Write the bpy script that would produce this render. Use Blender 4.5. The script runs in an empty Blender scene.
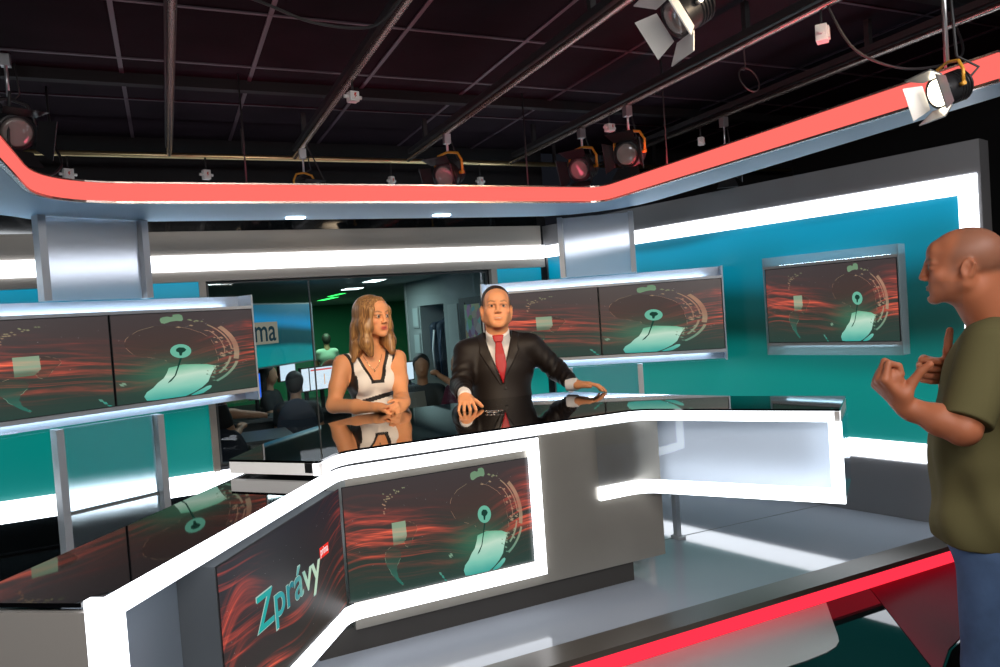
import bpy, math, random
import numpy as np
from math import sin, cos, pi, radians
from mathutils import Vector, Matrix
random.seed(4)
SC = bpy.context.scene
COL = SC.collection

# ------------------------------------------------------------------ object helpers
def tag(o, label=None, cat=None, group=None, kind=None):
    if label: o['label'] = label
    if cat: o['category'] = cat
    if group: o['group'] = group
    if kind: o['kind'] = kind
    return o

def empty(name, loc, rz=0.0):
    o = bpy.data.objects.new(name, None); COL.objects.link(o)
    o.location = loc; o.rotation_euler = (0, 0, rz); o.empty_display_size = 0.1
    return o

class MB:
    """collects shapes given in world coordinates; build() links them as ONE mesh object"""
    def __init__(s): s.v = []; s.f = []; s.m = []; s.uv = {}; s.sm = set()
    def face(s, idx, mi=0, uv=None, smooth=False):
        if uv: s.uv[len(s.f)] = uv
        if smooth: s.sm.add(len(s.f))
        s.f.append(tuple(idx)); s.m.append(mi)
    def prism(s, poly, z0, z1, mi=0, top=None):
        # poly = plan outline (list of (x, y)); top = optional other outline for the top
        n = len(poly); b = len(s.v); top = top or poly
        ar = sum(poly[i][0]*poly[(i+1) % n][1]-poly[(i+1) % n][0]*poly[i][1] for i in range(n))
        if ar < 0: poly = poly[::-1]; top = top[::-1]
        for p in poly: s.v.append((p[0], p[1], z0))
        for p in top: s.v.append((p[0], p[1], z1))
        s.face([b+i for i in range(n)][::-1], mi); s.face([b+n+i for i in range(n)], mi)
        for i in range(n):
            j = (i+1) % n; s.face((b+i, b+j, b+n+j, b+n+i), mi)
    def box(s, x0, x1, y0, y1, z0, z1, mi=0):
        s.prism([(x0, y0), (x1, y0), (x1, y1), (x0, y1)], z0, z1, mi)
    def wall(s, p, q, z0, z1, t, off=0.0, mi=0):
        # slab along plan line p->q; spans normal offsets off..off+t (normal is to the left of p->q)
        d = Vector((q[0]-p[0], q[1]-p[1])).normalized(); n = Vector((-d.y, d.x))
        P = Vector(p[:2]); Q = Vector(q[:2])
        s.prism([tuple(P+n*off), tuple(Q+n*off), tuple(Q+n*(off+t)), tuple(P+n*(off+t))], z0, z1, mi)
    def strip(s, pts, z0, z1, t, mi=0):
        # mitred band following plan polyline; thickness t to the left
        L = offset(pts, t); s.prism(list(pts)+L[::-1], z0, z1, mi) if len(pts) == 2 else s.quads(pts, L, z0, z1, mi)
    def quads(s, A, B, z0, z1, mi=0):
        b = len(s.v); n = len(A)
        for P in (A, B):
            for p in P: s.v.append((p[0], p[1], z0))
            for p in P: s.v.append((p[0], p[1], z1))
        a0, a1, b0, b1 = b, b+n, b+2*n, b+3*n
        for i in range(n-1):
            s.face((a0+i, a0+i+1, a1+i+1, a1+i), mi); s.face((b0+i+1, b0+i, b1+i, b1+i+1), mi)
            s.face((a1+i, a1+i+1, b1+i+1, b1+i), mi); s.face((a0+i+1, a0+i, b0+i, b0+i+1), mi)
        s.face((a0, a1, b1, b0), mi); s.face((a0+n-1, b0+n-1, b1+n-1, a1+n-1), mi)
    def tube(s, pts, r, n=10, mi=0, cap=True, r2=None):
        pts = [Vector(p) for p in pts]; b = len(s.v); m = len(pts); up = None
        for i, p in enumerate(pts):
            d = (pts[min(i+1, m-1)]-pts[max(i-1, 0)]).normalized()
            if up is None: up = d.orthogonal().normalized()
            up = (up-d*up.dot(d)).normalized(); w = d.cross(up)
            rr = r if r2 is None else r+(r2-r)*i/(m-1)
            for k in range(n):
                a = 2*pi*k/n; s.v.append(tuple(p+(up*cos(a)+w*sin(a))*rr))
        for i in range(m-1):
            for k in range(n):
                l = (k+1) % n; s.face((b+i*n+k, b+i*n+l, b+(i+1)*n+l, b+(i+1)*n+k), mi, smooth=True)
        if cap:
            s.face([b+k for k in range(n)][::-1], mi); s.face([b+(m-1)*n+k for k in range(n)], mi)
    def lathe(s, o, axis, prof, n=20, mi=0):
        # prof: list of (distance along axis, radius)
        o = Vector(o); ax = Vector(axis).normalized(); u = ax.orthogonal().normalized(); w = ax.cross(u); b = len(s.v)
        for t, r in prof:
            for k in range(n):
                a = 2*pi*k/n; s.v.append(tuple(o+ax*t+(u*cos(a)+w*sin(a))*max(r, 1e-5)))
        for i in range(len(prof)-1):
            for k in range(n):
                l = (k+1) % n; s.face((b+i*n+k, b+i*n+l, b+(i+1)*n+l, b+(i+1)*n+k), mi, smooth=True)
        s.face([b+k for k in range(n)][::-1], mi); s.face([b+(len(prof)-1)*n+k for k in range(n)], mi)
    def obox(s, c, ax, hx, hy, hz, mi=0, taper=1.0):
        # oriented box: ax = (X, Y, Z) unit vectors
        c = Vector(c); X, Y, Z = [Vector(a) for a in ax]; b = len(s.v)
        for dz in (-1, 1):
            k = taper if dz > 0 else 1.0
            for dx, dy in ((-1, -1), (1, -1), (1, 1), (-1, 1)): s.v.append(tuple(c+X*dx*hx*k+Y*dy*hy*k+Z*dz*hz))
        for f in ((3, 2, 1, 0), (4, 5, 6, 7), (0, 1, 5, 4), (1, 2, 6, 5), (2, 3, 7, 6), (3, 0, 4, 7)):
            s.face([b+i for i in f], mi)
    def quad(s, P, mi=0, uv=((0, 0), (1, 0), (1, 1), (0, 1))):
        b = len(s.v); s.v += [tuple(p) for p in P]; s.face(range(b, b+len(P)), mi, uv)
    def build(s, name, mats, parent=None, bevel=0.0):
        if not isinstance(mats, (list, tuple)): mats = [mats]
        V = np.array(s.v, dtype=float)
        me = bpy.data.meshes.new(name)
        if parent is not None and parent.type == 'EMPTY':
            base = Vector(parent.location)
        elif parent is not None:
            base = Vector(parent.get('_o', (0, 0, 0)))
        else:
            lo, hi = V.min(0), V.max(0); base = Vector(((lo[0]+hi[0])/2, (lo[1]+hi[1])/2, lo[2]))
        me.from_pydata([tuple(p) for p in (V-np.array(base))], [], s.f)
        for m in mats: me.materials.append(m)
        me.polygons.foreach_set('material_index', s.m)
        me.polygons.foreach_set('use_smooth', [i in s.sm for i in range(len(s.f))])
        if s.uv:
            L = me.uv_layers.new(name='UVMap')
            for fi, uv in s.uv.items():
                for li, t in zip(me.polygons[fi].loop_indices, uv): L.data[li].uv = t
        me.update()
        o = bpy.data.objects.new(name, me); COL.objects.link(o)
        o['_o'] = tuple(base)
        if parent is None: o.location = base
        else: o.parent = parent
        if bevel:
            b = o.modifiers.new('bevel', 'BEVEL'); b.width = bevel; b.segments = 2; b.limit_method = 'ANGLE'
        return o

def offset(pts, t):
    out = []; P = [Vector(p[:2]) for p in pts]; n = len(P)
    for i in range(n):
        ds = []
        if i > 0: ds.append((P[i]-P[i-1]).normalized())
        if i < n-1: ds.append((P[i+1]-P[i]).normalized())
        ns = [Vector((-d.y, d.x)) for d in ds]
        if len(ns) == 1: out.append(tuple(P[i]+ns[0]*t))
        else:
            m = (ns[0]+ns[1]).normalized(); out.append(tuple(P[i]+m*(t/max(m.dot(ns[0]), .3))))
    return out

def fillet(pts, i, r, n=6):
    # replace vertex i of a plan polyline by an arc of radius about r
    P = [Vector(p) for p in pts]; a = (P[i-1]-P[i]).normalized(); b = (P[i+1]-P[i]).normalized()
    A = P[i]+a*r; B = P[i]+b*r; arc = []
    for k in range(n+1):
        t = k/n; arc.append(tuple(A*(1-t)**2+P[i]*2*t*(1-t)+B*t*t))
    return [tuple(p) for p in P[:i]]+arc+[tuple(p) for p in P[i+1:]]

# ------------------------------------------------------------------ materials
def mat(name, col=(.5, .5, .5), rough=.5, metal=0., emit=None, es=0., spec=.5, noise=0., nscale=8., coat=0., bump=0., bscale=200.):
    m = bpy.data.materials.new(name); m.use_nodes = True; nt = m.node_tree; b = nt.nodes['Principled BSDF']
    c = (*col, 1.)
    b.inputs['Base Color'].default_value = c; b.inputs['Roughness'].default_value = rough
    b.inputs['Metallic'].default_value = metal; b.inputs['Specular IOR Level'].default_value = spec
    b.inputs['Coat Weight'].default_value = coat; b.inputs['Coat Roughness'].default_value = .03
    if emit: b.inputs['Emission Color'].default_value = (*emit, 1.); b.inputs['Emission Strength'].default_value = es
    if noise or bump:
        tc = nt.nodes.new('ShaderNodeTexCoord'); nz = nt.nodes.new('ShaderNodeTexNoise'); nz.inputs['Scale'].default_value = nscale
        nz.inputs['Detail'].default_value = 4
        nt.links.new(tc.outputs['Object'], nz.inputs['Vector'])
        if noise:
            rp = nt.nodes.new('ShaderNodeValToRGB'); rp.color_ramp.elements[0].position = .3; rp.color_ramp.elements[1].position = .7
            rp.color_ramp.elements[0].color = (*[max(0, x*(1-noise)) for x in col], 1); rp.color_ramp.elements[1].color = (*[min(1, x*(1+noise)) for x in col], 1)
            nt.links.new(nz.outputs['Fac'], rp.inputs['Fac']); nt.links.new(rp.outputs['Color'], b.inputs['Base Color'])
        if bump:
            n2 = nt.nodes.new('ShaderNodeTexNoise'); n2.inputs['Scale'].default_value = bscale; nt.links.new(tc.outputs['Object'], n2.inputs['Vector'])
            bp = nt.nodes.new('ShaderNodeBump'); bp.inputs['Strength'].default_value = bump; bp.inputs['Distance'].default_value = .002
            nt.links.new(n2.outputs['Fac'], bp.inputs['Height']); nt.links.new(bp.outputs['Normal'], b.inputs['Normal'])
    return m

def glow(name, col, s):
    m = bpy.data.materials.new(name); m.use_nodes = True; nt = m.node_tree; nt.nodes.clear()
    e = nt.nodes.new('ShaderNodeEmission'); o = nt.nodes.new('ShaderNodeOutputMaterial')
    e.inputs['Color'].default_value = (*col, 1); e.inputs['Strength'].default_value = s
    nt.links.new(e.outputs[0], o.inputs['Surface']); return m

def frosted(name, col, rough, keep):
    # translucent acrylic: part diffuse/translucent, part rough see-through
    m = bpy.data.materials.new(name); m.use_nodes = True; nt = m.node_tree; nt.nodes.clear(); N = nt.nodes.new; L = nt.links.new
    o = N('ShaderNodeOutputMaterial'); t = N('ShaderNodeBsdfTranslucent'); d = N('ShaderNodeBsdfDiffuse'); r = N('ShaderNodeBsdfRefraction'); g = N('ShaderNodeBsdfGlossy')
    for x in (t, d): x.inputs['Color'].default_value = (*col, 1)
    r.inputs['Color'].default_value = (*col, 1); r.inputs['Roughness'].default_value = rough; r.inputs['IOR'].default_value = 1.15
    g.inputs['Roughness'].default_value = .25
    a = N('ShaderNodeMixShader'); a.inputs[0].default_value = .45; L(t.outputs[0], a.inputs[1]); L(d.outputs[0], a.inputs[2])
    b = N('ShaderNodeMixShader'); b.inputs[0].default_value = keep; L(a.outputs[0], b.inputs[1]); L(r.outputs[0], b.inputs[2])
    c = N('ShaderNodeMixShader'); c.inputs[0].default_value = .06; L(b.outputs[0], c.inputs[1]); L(g.outputs[0], c.inputs[2])
    L(c.outputs[0], o.inputs['Surface']); return m

def clearglass(name, tint=(.95, 1, 1), refl=.05, dens=1.0):
    m = bpy.data.materials.new(name); m.use_nodes = True; nt = m.node_tree; nt.nodes.clear(); N = nt.nodes.new; L = nt.links.new
    o = N('ShaderNodeOutputMaterial'); t = N('ShaderNodeBsdfTransparent'); g = N('ShaderNodeBsdfGlossy'); f = N('ShaderNodeFresnel')
    t.inputs['Color'].default_value = (*tint, 1); g.inputs['Roughness'].default_value = .01; f.inputs['IOR'].default_value = 1.45
    g.inputs['Color'].default_value = (.9, .95, 1, 1)
    a = N('ShaderNodeMixShader'); L(f.outputs[0], a.inputs[0]); L(t.outputs[0], a.inputs[1]); L(g.outputs[0], a.inputs[2])
    L(a.outputs[0], o.inputs['Surface']); return m

def ramp(nt, fac, stops, interp='LINEAR'):
    r = nt.nodes.new('ShaderNodeValToRGB'); cr = r.color_ramp; cr.interpolation = interp
    while len(cr.elements) < len(stops): cr.elements.new(.5)
    for e, (p, c) in zip(cr.elements, stops): e.position = p; e.color = (*c, 1) if len(c) == 3 else c
    nt.links.new(fac, r.inputs['Fac']); return r.outputs['Color']

def M_(nt, op, a, b=None, c=None):
    n = nt.nodes.new('ShaderNodeMath'); n.operation = op
    for i, x in enumerate((a, b, c)):
        if x is None: continue
        if isinstance(x, (int, float)): n.inputs[i].default_value = x
        else: nt.links.new(x, n.inputs[i])
    return n.outputs[0]

def screen_mat(name, kind='globe', strength=1.0, xs=1.0):
    """the picture a display shows: dark ground, wavy red light streaks, green tint low in the middle"""
    m = bpy.data.materials.new(name); m.use_nodes = True; nt = m.node_tree; nt.nodes.clear(); N = nt.nodes.new; L = nt.links.new
    uv = N('ShaderNodeUVMap'); sp = N('ShaderNodeSeparateXYZ'); L(uv.outputs[0], sp.inputs[0]); u, v = sp.outputs[0], sp.outputs[1]
    mu = lambda a, b: M_(nt, 'MULTIPLY', a, b); ad = lambda a, b: M_(nt, 'ADD', a, b); sb = lambda a, b: M_(nt, 'SUBTRACT', a, b)
    gau = lambda x, c, w: M_(nt, 'POWER', 2.718, mu(M_(nt, 'POWER', M_(nt, 'DIVIDE', sb(x, c), w), 2.0), -1.0))
    def streaks(amp, ph, fr, sx, sy, seed):
        w = mu(M_(nt, 'SINE', ad(mu(u, fr), ph)), amp)
        w2 = mu(M_(nt, 'SINE', ad(mu(u, fr*2.3), ph*1.7)), amp*.35)
        vv = sb(v, ad(w, w2))
        cb = N('ShaderNodeCombineXYZ'); L(mu(u, sx), cb.inputs[0]); L(mu(vv, sy), cb.inputs[1]); cb.inputs[2].default_value = seed
        nz = N('ShaderNodeTexNoise'); nz.inputs['Scale'].default_value = 1; nz.inputs['Detail'].default_value = 5; nz.inputs['Roughness'].default_value = .62; nz.inputs['Distortion'].default_value = .25
        L(cb.outputs[0], nz.inputs['Vector'])
        return vv, nz.outputs['Fac']
    if kind == 'globe':
        vv, f = streaks(.10, 2.2, 5.2, 1.6*xs, 9, 3.1)
        s = M_(nt, 'POWER', M_(nt, 'MAXIMUM', mu(sb(f, .40), 3.0), 0.0), 2.6)
        band = ad(gau(vv, .60, .13), mu(gau(vv, .36, .09), .9))
        side = ad(ad(mu(gau(u, 1.02, .17), 1.7), mu(gau(u, .06, .20), 1.15)), mu(gau(u, .34, .2), .7))
        s = mu(mu(s, band), side)
        vv2, f2 = streaks(.07, .6, 6.2, 1.2*xs, 26, 9.0)
        s2 = mu(mu(M_(nt, 'POWER', M_(nt, 'MAXIMUM', mu(sb(f2, .46), 4.), 0.0), 2.0), gau(vv2, .45, .2)), side)
        st = ad(s, mu(s2, .8))
        base = ramp(nt, v, [(0, (.022, .050, .040)), (.35, (.032, .042, .034)), (.7, (.058, .040, .038)), (1, (.055, .044, .045))])
        gr = mu(gau(v, .30, .16), gau(u, .68, .13))
        halo = mu(gau(v, .52, .3), gau(u, .62, .35))
    else:
        vv, f = streaks(.17, .1, 6.0, 1.0, 6.5, 5.5)
        s = M_(nt, 'POWER', M_(nt, 'MAXIMUM', mu(sb(f, .44), 3.4), 0.0), 2.6)
        side = ad(mu(gau(u, .0, .20), 1.25), mu(gau(u, 1.03, .16), 1.1))
        s = mu(mu(s, ad(gau(vv, .62, .2), mu(gau(vv, .3, .12), .5))), side)
        vv2, f2 = streaks(.12, 3.0, 4.2, 1.2, 22, 2.0)
        low = mu(gau(sb(v, mu(u, .55)), -.02, .14), gau(u, .42, .38))
        s2 = mu(M_(nt, 'POWER', M_(nt, 'MAXIMUM', mu(sb(f2, .47), 3.8), 0.0), 2.2), ad(side, mu(low, 1.2)))
        st = ad(s, mu(s2, .6))
        base = ramp(nt, v, [(0, (.035, .028, .022)), (1, (.022, .021, .028))])
        gr = mu(gau(v, .2, .1), 0.0); halo = gau(v, .5, .1)
    red = ramp(nt, st, [(0, (0, 0, 0)), (.28, (.34, .03, .014)), (.7, (.95, .12, .045)), (1, (1., .32, .16))])
    add1 = N('ShaderNodeVectorMath'); add1.operation = 'ADD'; L(base, add1.inputs[0]); L(red, add1.inputs[1])
    cg = N('ShaderNodeVectorMath'); cg.operation = 'SCALE'; cg.inputs[0].default_value = (.01, .09, .045); L(gr, cg.inputs['Scale'])
    add2 = N('ShaderNodeVectorMath'); add2.operation = 'ADD'; L(add1.outputs[0], add2.inputs[0]); L(cg.outputs[0], add2.inputs[1])
    # tiny stars
    vo = N('ShaderNodeTexVoronoi'); vo.inputs['Scale'].default_value = 22; L(uv.outputs[0], vo.inputs['Vector'])
    star = mu(M_(nt, 'LESS_THAN', vo.outputs['Distance'], .035), .35)
    sv = N('ShaderNodeCombineXYZ'); [L(star, sv.inputs[i]) for i in range(3)]
    add3 = N('ShaderNodeVectorMath'); add3.operation = 'ADD'; L(add2.outputs[0], add3.inputs[0]); L(sv.outputs[0], add3.inputs[1])
    e = N('ShaderNodeEmission'); L(add3.outputs[0], e.inputs['Color']); e.inputs['Strength'].default_value = strength
    g = N('ShaderNodeBsdfGlossy'); g.inputs['Roughness'].default_value = .3; g.inputs['Color'].default_value = (.04, .04, .04, 1)
    a = N('ShaderNodeAddShader'); L(e.outputs[0], a.inputs[0]); L(g.outputs[0], a.inputs[1])
    o = N('ShaderNodeOutputMaterial'); L(a.outputs[0], o.inputs['Surface']); return m

def land_mat(name, stops, axis=1, strength=1.0, noise=.35, alpha=None):
    """colours of the globe picture, by position in the picture (uv)"""
    m = bpy.data.materials.new(name); m.use_nodes = True; nt = m.node_tree; nt.nodes.clear(); N = nt.nodes.new; L = nt.links.new
    uv = N('ShaderNodeUVMap'); sp = N('ShaderNodeSeparateXYZ'); L(uv.outputs[0], sp.inputs[0])
    nz = N('ShaderNodeTexNoise'); nz.inputs['Scale'].default_value = 6; nz.inputs['Detail'].default_value = 6; L(uv.outputs[0], nz.inputs['Vector'])
    f = M_(nt, 'ADD', sp.outputs[axis], M_(nt, 'MULTIPLY', M_(nt, 'SUBTRACT', nz.outputs['Fac'], .5), noise))
    c = ramp(nt, f, stops)
    e = N('ShaderNodeEmission'); L(c, e.inputs['Color']); e.inputs['Strength'].default_value = strength
    o = N('ShaderNodeOutputMaterial')
    if alpha:        # the drawn land is see-through where the picture fades it out
        t = N('ShaderNodeBsdfTransparent'); x = N('ShaderNodeMixShader'); L(ramp(nt, f, [(p, (a, a, a)) for p, a in alpha]), x.inputs[0]); L(t.outputs[0], x.inputs[1]); L(e.outputs[0], x.inputs[2]); L(x.outputs[0], o.inputs['Surface'])
    else: L(e.outputs[0], o.inputs['Surface'])
    return m

MT = {}
MT['white_led'] = glow('white_led', (.92, .95, 1.), 4.2)
MT['wall_led'] = glow('wall_led', (.88, .93, 1.), 4.6)
MT['trough_led'] = glow('trough_led', (.70, .86, 1.), 14)
MT['red_led'] = glow('red_led', (1., .155, .13), 1.12)
MT['floor_red_led'] = glow('floor_red_led', (1., .03, .06), 1.3)
MT['silver'] = mat('silver_paint', (.36, .36, .355), .38, .35)
MT['silver_light'] = mat('light_silver', (.55, .57, .6), .35, .1)
MT['brushed'] = mat('brushed_metal', (.40, .37, .32), .38, .55, noise=.06, nscale=3)
MT['setwall'] = mat('grey_set_wall', (.22, .215, .22), .42, .15, noise=.04, nscale=2)
MT['base_grey'] = mat('grey_base', (.17, .18, .2), .35, .2)
MT['dark_base'] = mat('dark_plinth', (.075, .068, .062), .45, .3)
MT['blackglass'] = mat('black_glass', (.004, .004, .005), .025, 0, spec=.75, coat=.6)
MT['blackgloss'] = mat('black_gloss', (.006, .008, .009), .05, 0, spec=.6)
MT['black'] = mat('black_paint', (.012, .012, .013), .6)
MT['black_rubber'] = mat('black_rubber', (.015, .015, .016), .55)
MT['steel'] = mat('pipe_steel', (.68, .52, .27), .30, .95)
MT['rail'] = mat('rail_metal', (.44, .35, .31), .27, .95)
MT['grid'] = mat('ceiling_grid', (.075, .05, .065), .45, .3)
MT['ceil_tile'] = mat('ceiling_tile', (.011, .006, .010), .9, spec=.12, noise=.3, nscale=3)
MT['white_plastic'] = mat('white_plastic', (.75, .73, .7), .4)
MT['yoke_yellow'] = mat('yellow_yoke', (.65, .30, .03), .4, .2)
MT['lamp_black'] = mat('lamp_black', (.02, .02, .022), .38, .3)
MT['lamp_silver'] = mat('lamp_silver', (.55, .55, .56), .3, .8)
MT['lens'] = mat('lens', (.32, .26, .24), .12, 0, spec=.8, coat=.5)
MT['frost'] = frosted('frosted_acrylic', (.93, .95, 1.), .5, .62)
MT['frost2'] = frosted('frosted_clear_acrylic', (.88, .96, 1.), .42, .93)
MT['clear'] = clearglass('clear_acrylic', (.97, .985, 1.))
MT['glass'] = clearglass('window_glass', (.86, .95, .95))
MT['curtain'] = mat('black_curtain', (.008, .008, .009), .9)
MT['lip'] = mat('pale_lip', (.50, .56, .64), .3, .05)
MT['canopy_pale'] = mat('canopy_soffit', (.40, .60, .82), .45)
# ------------------------------------------------------------------ the studio: floors, walls, ceiling
ZF = -.5                                    # studio floor below the stage platform
b = MB(); b.box(-3.6, 5.2, -3.2, 4.86, ZF-.1, ZF); o = b.build('floor', mat('studio_floor', (.03, .03, .032), .35)); tag(o, kind='structure')

# raised stage platform with dark border, red light strip and a lower glossy step
pm = mat('platform_vinyl', (.36, .39, .44), .06, 0, spec=.4, noise=.03, nscale=1.5)
P = empty('stage_platform', (1.2, 3.4, ZF)); tag(P, 'raised grey-blue glossy platform under the news desk, red light strip along its front edge', 'platform')
YB = 4.84
b = MB(); b.prism([(-3.2, 2.23), (3.345, 2.23), (2.685, 4.84), (-3.2, 4.84)], -.02, 0)
b.build('deck', pm, P)
sm_ = mat('floor_seam', (.05, .055, .06), .4)
b = MB()
for (p, q) in (((1.2, 2.95), (3.19, 2.89)),):
    b.wall(p, q, .0003, .0009, .006)
b.build('seam', sm_, P)
b = MB(); b.prism([(-3.2, 2.6), (-.25, 2.6), (.2, 4.0), (.2, 4.83), (-3.2, 4.83)], .0005, .003); b.build('dark_inlay', MT['blackgloss'], P)
b = MB(); b.box(-3.2, 3.345, 2.11, 2.2295, -.02, .002); b.build('edge_trim', mat('edge_trim', (.10, .085, .07), .3, .4), P)
b = MB(); b.prism([(-3.2, 2.16), (3.345, 2.16), (2.685, 4.84), (-3.2, 4.84)], ZF, -.0205); b.build('riser', MT['black'], P)
b = MB(); b.box(-3.2, 3.345, 2.125, 2.158, -.082, -.0215); b.build('light_strip', MT['floor_red_led'], P)

S2 = empty('lower_step', (1.2, 1.9, ZF)); tag(S2, 'glossy black lower step in front of the platform with pale rounded inlay at its middle', 'step')
ZS = -.09
stepout = [(-3.2, 1.2), (1.75, 1.40), (2.02, 1.47), (2.16, 1.535), (2.35, 1.63), (2.6, 1.70), (4.2, 1.70), (4.2, 2.155), (-3.2, 2.155)]
b = MB(); b.prism(stepout, ZF, ZS); b.build('gloss_top', mat('black_gloss_floor', (.004, .009, .011), .04, spec=.22), S2)
pale = [(-1.2, 2.15), (2.345, 2.15), (2.13, 1.905), (2.10, 1.875), (2.06, 1.853), (2.0, 1.84), (1.9, 1.835), (1.7, 1.84), (-1.2, 1.84)]
b = MB(); b.prism(pale, ZS+.0005, ZS+.003); b.build('pale_inlay', mat('pale_inlay', (.42, .44, .43), .24), S2)
redp = [(2.60, 2.152), (2.155, 1.54), (2.35, 1.64), (2.6, 1.71), (4.15, 1.71), (4.15, 2.152)]
b = MB(); b.prism(redp, ZS+.0005, ZS+.003); b.build('red_inlay', mat('satin_inlay', (.20, .004, .018), .5, spec=.08), S2)

# set walls
b = MB()
ZC = 2.38
b.box(-3.6, .25, 4.93, 5.03, ZF, ZC); b.box(2.19, 2.69, 4.93, 5.03, ZF, ZC); b.box(.25, 2.19, 4.93, 5.03, ZF, .32); b.box(.25, 2.19, 4.93, 5.03, 1.49, ZC)
wb = b.build('wall_back', MT['curtain']); tag(wb, kind='structure')
b = MB()                                   # grey facing of the back wall
b.box(-3.3, 2.62, 4.885, 4.93, 1.655, 1.80); b.box(-3.3, 2.64, 4.885, 4.93, 1.49, 1.555)
b.box(.205, .245, 4.88, 4.93, .30, 1.49); b.box(2.19, 2.235, 4.88, 4.93, .30, 1.49)
b.build('facing', mat('warm_grey_facing', (.42, .37, .32), .42, .1), wb)
b = MB(); b.box(-3.3, 2.64, 4.87, 4.93, 1.558, 1.652); b.box(-3.3, 2.64, 4.87, 4.93, .183, .298)
b.build('light_band', MT['wall_led'], wb)
b = MB(); b.box(-3.3, 2.64, 4.89, 4.93, 0.001, .18); b.build('base_panel', MT['blackgloss'], wb)
b = MB(); b.box(-3.3, 2.6, 4.90, 4.93, 1.803, 2.05); b.build('black_panel', MT['blackgloss'], wb)

def teal_mat(name, zlo, zhi, stops, strength, tilt=.0):
    # the backlit teal graphic: bands of blue, dark green and teal that are printed on it
    m = bpy.data.materials.new(name); m.use_nodes = True; nt = m.node_tree; N = nt.nodes.new; L = nt.links.new
    bs = nt.nodes['Principled BSDF']; tc = N('ShaderNodeTexCoord'); sp = N('ShaderNodeSeparateXYZ'); L(tc.outputs['UV'], sp.inputs[0])
    nz = N('ShaderNodeTexNoise'); nz.inputs['Scale'].default_value = 1.1; nz.inputs['Detail'].default_value = 1; L(tc.outputs['UV'], nz.inputs['Vector'])
    f = M_(nt, 'ADD', sp.outputs[1], M_(nt, 'MULTIPLY', M_(nt, 'SUBTRACT', nz.outputs['Fac'], .5), .3))
    f = M_(nt, 'ADD', f, M_(nt, 'MULTIPLY', sp.outputs[0], tilt))
    c = ramp(nt, f, stops, 'EASE')
    dk = nt.nodes.new('ShaderNodeVectorMath'); dk.operation = 'SCALE'; dk.inputs['Scale'].default_value = .35; L(c, dk.inputs[0]); L(dk.outputs[0], bs.inputs['Base Color']); L(c, bs.inputs['Emission Color']); bs.inputs['Emission Strength'].default_value = strength
    bs.inputs['Roughness'].default_value = .45
    return m
TEAL = [(0, (.0, .19, .175)), (.22, (.0, .21, .185)), (.36, (.0, .13, .115)), (.50, (.0, .035, .030)), (.64, (.0, .055, .058)), (.82, (.0, .19, .28)), (.95, (.0, .26, .42)), (1, (.0, .14, .22))]
MT['teal'] = teal_mat('teal_graphic', 0, 1, TEAL, .92)
b = MB()
def tealquad(b, p, q, z0, z1, u0=0., u1=1., v0=0., v1=1., off=0.):
    d = Vector((q[0]-p[0], q[1]-p[1])).normalized(); n = Vector((d.y, -d.x))*off
    b.quad([(p[0]+n.x, p[1]+n.y, z0), (q[0]+n.x, q[1]+n.y, z0), (q[0]+n.x, q[1]+n.y, z1), (p[0]+n.x, p[1]+n.y, z1)], 0, ((u0, v0), (u1, v0), (u1, v1), (u0, v1)))
tealquad(b, (-3.3, 4.92), (.205, 4.92), .30, 1.49, 0, 1.1, 0, .93)
tealquad(b, (2.235, 4.92), (2.62, 4.92), .30, 1.49, 1.6, 1.8, 0, .93)
b.build('teal_panel', MT['teal'], wb)

# right set wall, at an angle: (2.68, 4.92) -> (3.41, 2.05)
RA = Vector((2.668, 4.95)); RB = Vector((3.408, 2.04)); rd = (RB-RA).normalized()
def rw(s):                                  # point along the right wall from a distance to its front (near) end
    p = RB-rd*s; return (p.x, p.y)
def rwoff(s, n):                            # offset n toward the room
    p = RB-rd*s; nn = Vector((rd.y, -rd.x)); nn = nn if nn.x < 0 else -nn; p = p+nn*n; return (p.x, p.y)
Lw = (RB-RA).length
b = MB()
def rwall(b, s0, s1, z0, z1, n0, n1, mi=0): b.prism([rwoff(s0, n0), rwoff(s1, n0), rwoff(s1, n1), rwoff(s0, n1)], z0, z1, mi)
rwall(b, .055, Lw, 0, 1.80, -.10, -.005)
wr = b.build('wall_right', MT['setwall']); tag(wr, kind='structure')
b = MB(); rwall(b, .055, Lw-.02, 1.652, 1.80, -.004, .014); rwall(b, .055, .069, .0, 1.652, -.004, .014); rwall(b, .069, Lw-.05, 0, .285, -.004, .012)
b.build('facing', MT['setwall'], wr)
b = MB(); rwall(b, .07, Lw-.05, 1.562, 1.647, -.004, .022); rwall(b, .07, .148, .385, 1.562, -.004, .022); rwall(b, .07, Lw-.05, .293, .383, -.004, .022)
b.build('light_frame', MT['wall_led'], wr)
b = MB(); p = rwoff(Lw-.05, .004); q = rwoff(.15, .004); tealquad(b, p, q, .386, 1.561, 0, 1.3, 0, 1.)
b.build('teal_panel', MT['teal'], wr)
b = MB(); b.box(3.40, 5.1, 4.76, 4.86, ZF, ZC); b.box(5.1, 5.2, -3.2, 4.8, ZF, ZC); o = b.build('wall_side', MT['curtain']); tag(o, kind='structure')
b = MB(); b.box(-3.6, -3.5, -3.2, 4.93, ZF, ZC); o = b.build('wall_left', MT['curtain']); tag(o, kind='structure')
b = MB(); b.box(-3.6, 5.2, -3.3, -3.2, ZF, ZC); o = b.build('wall_front', MT['curtain']); tag(o, kind='structure')

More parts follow.
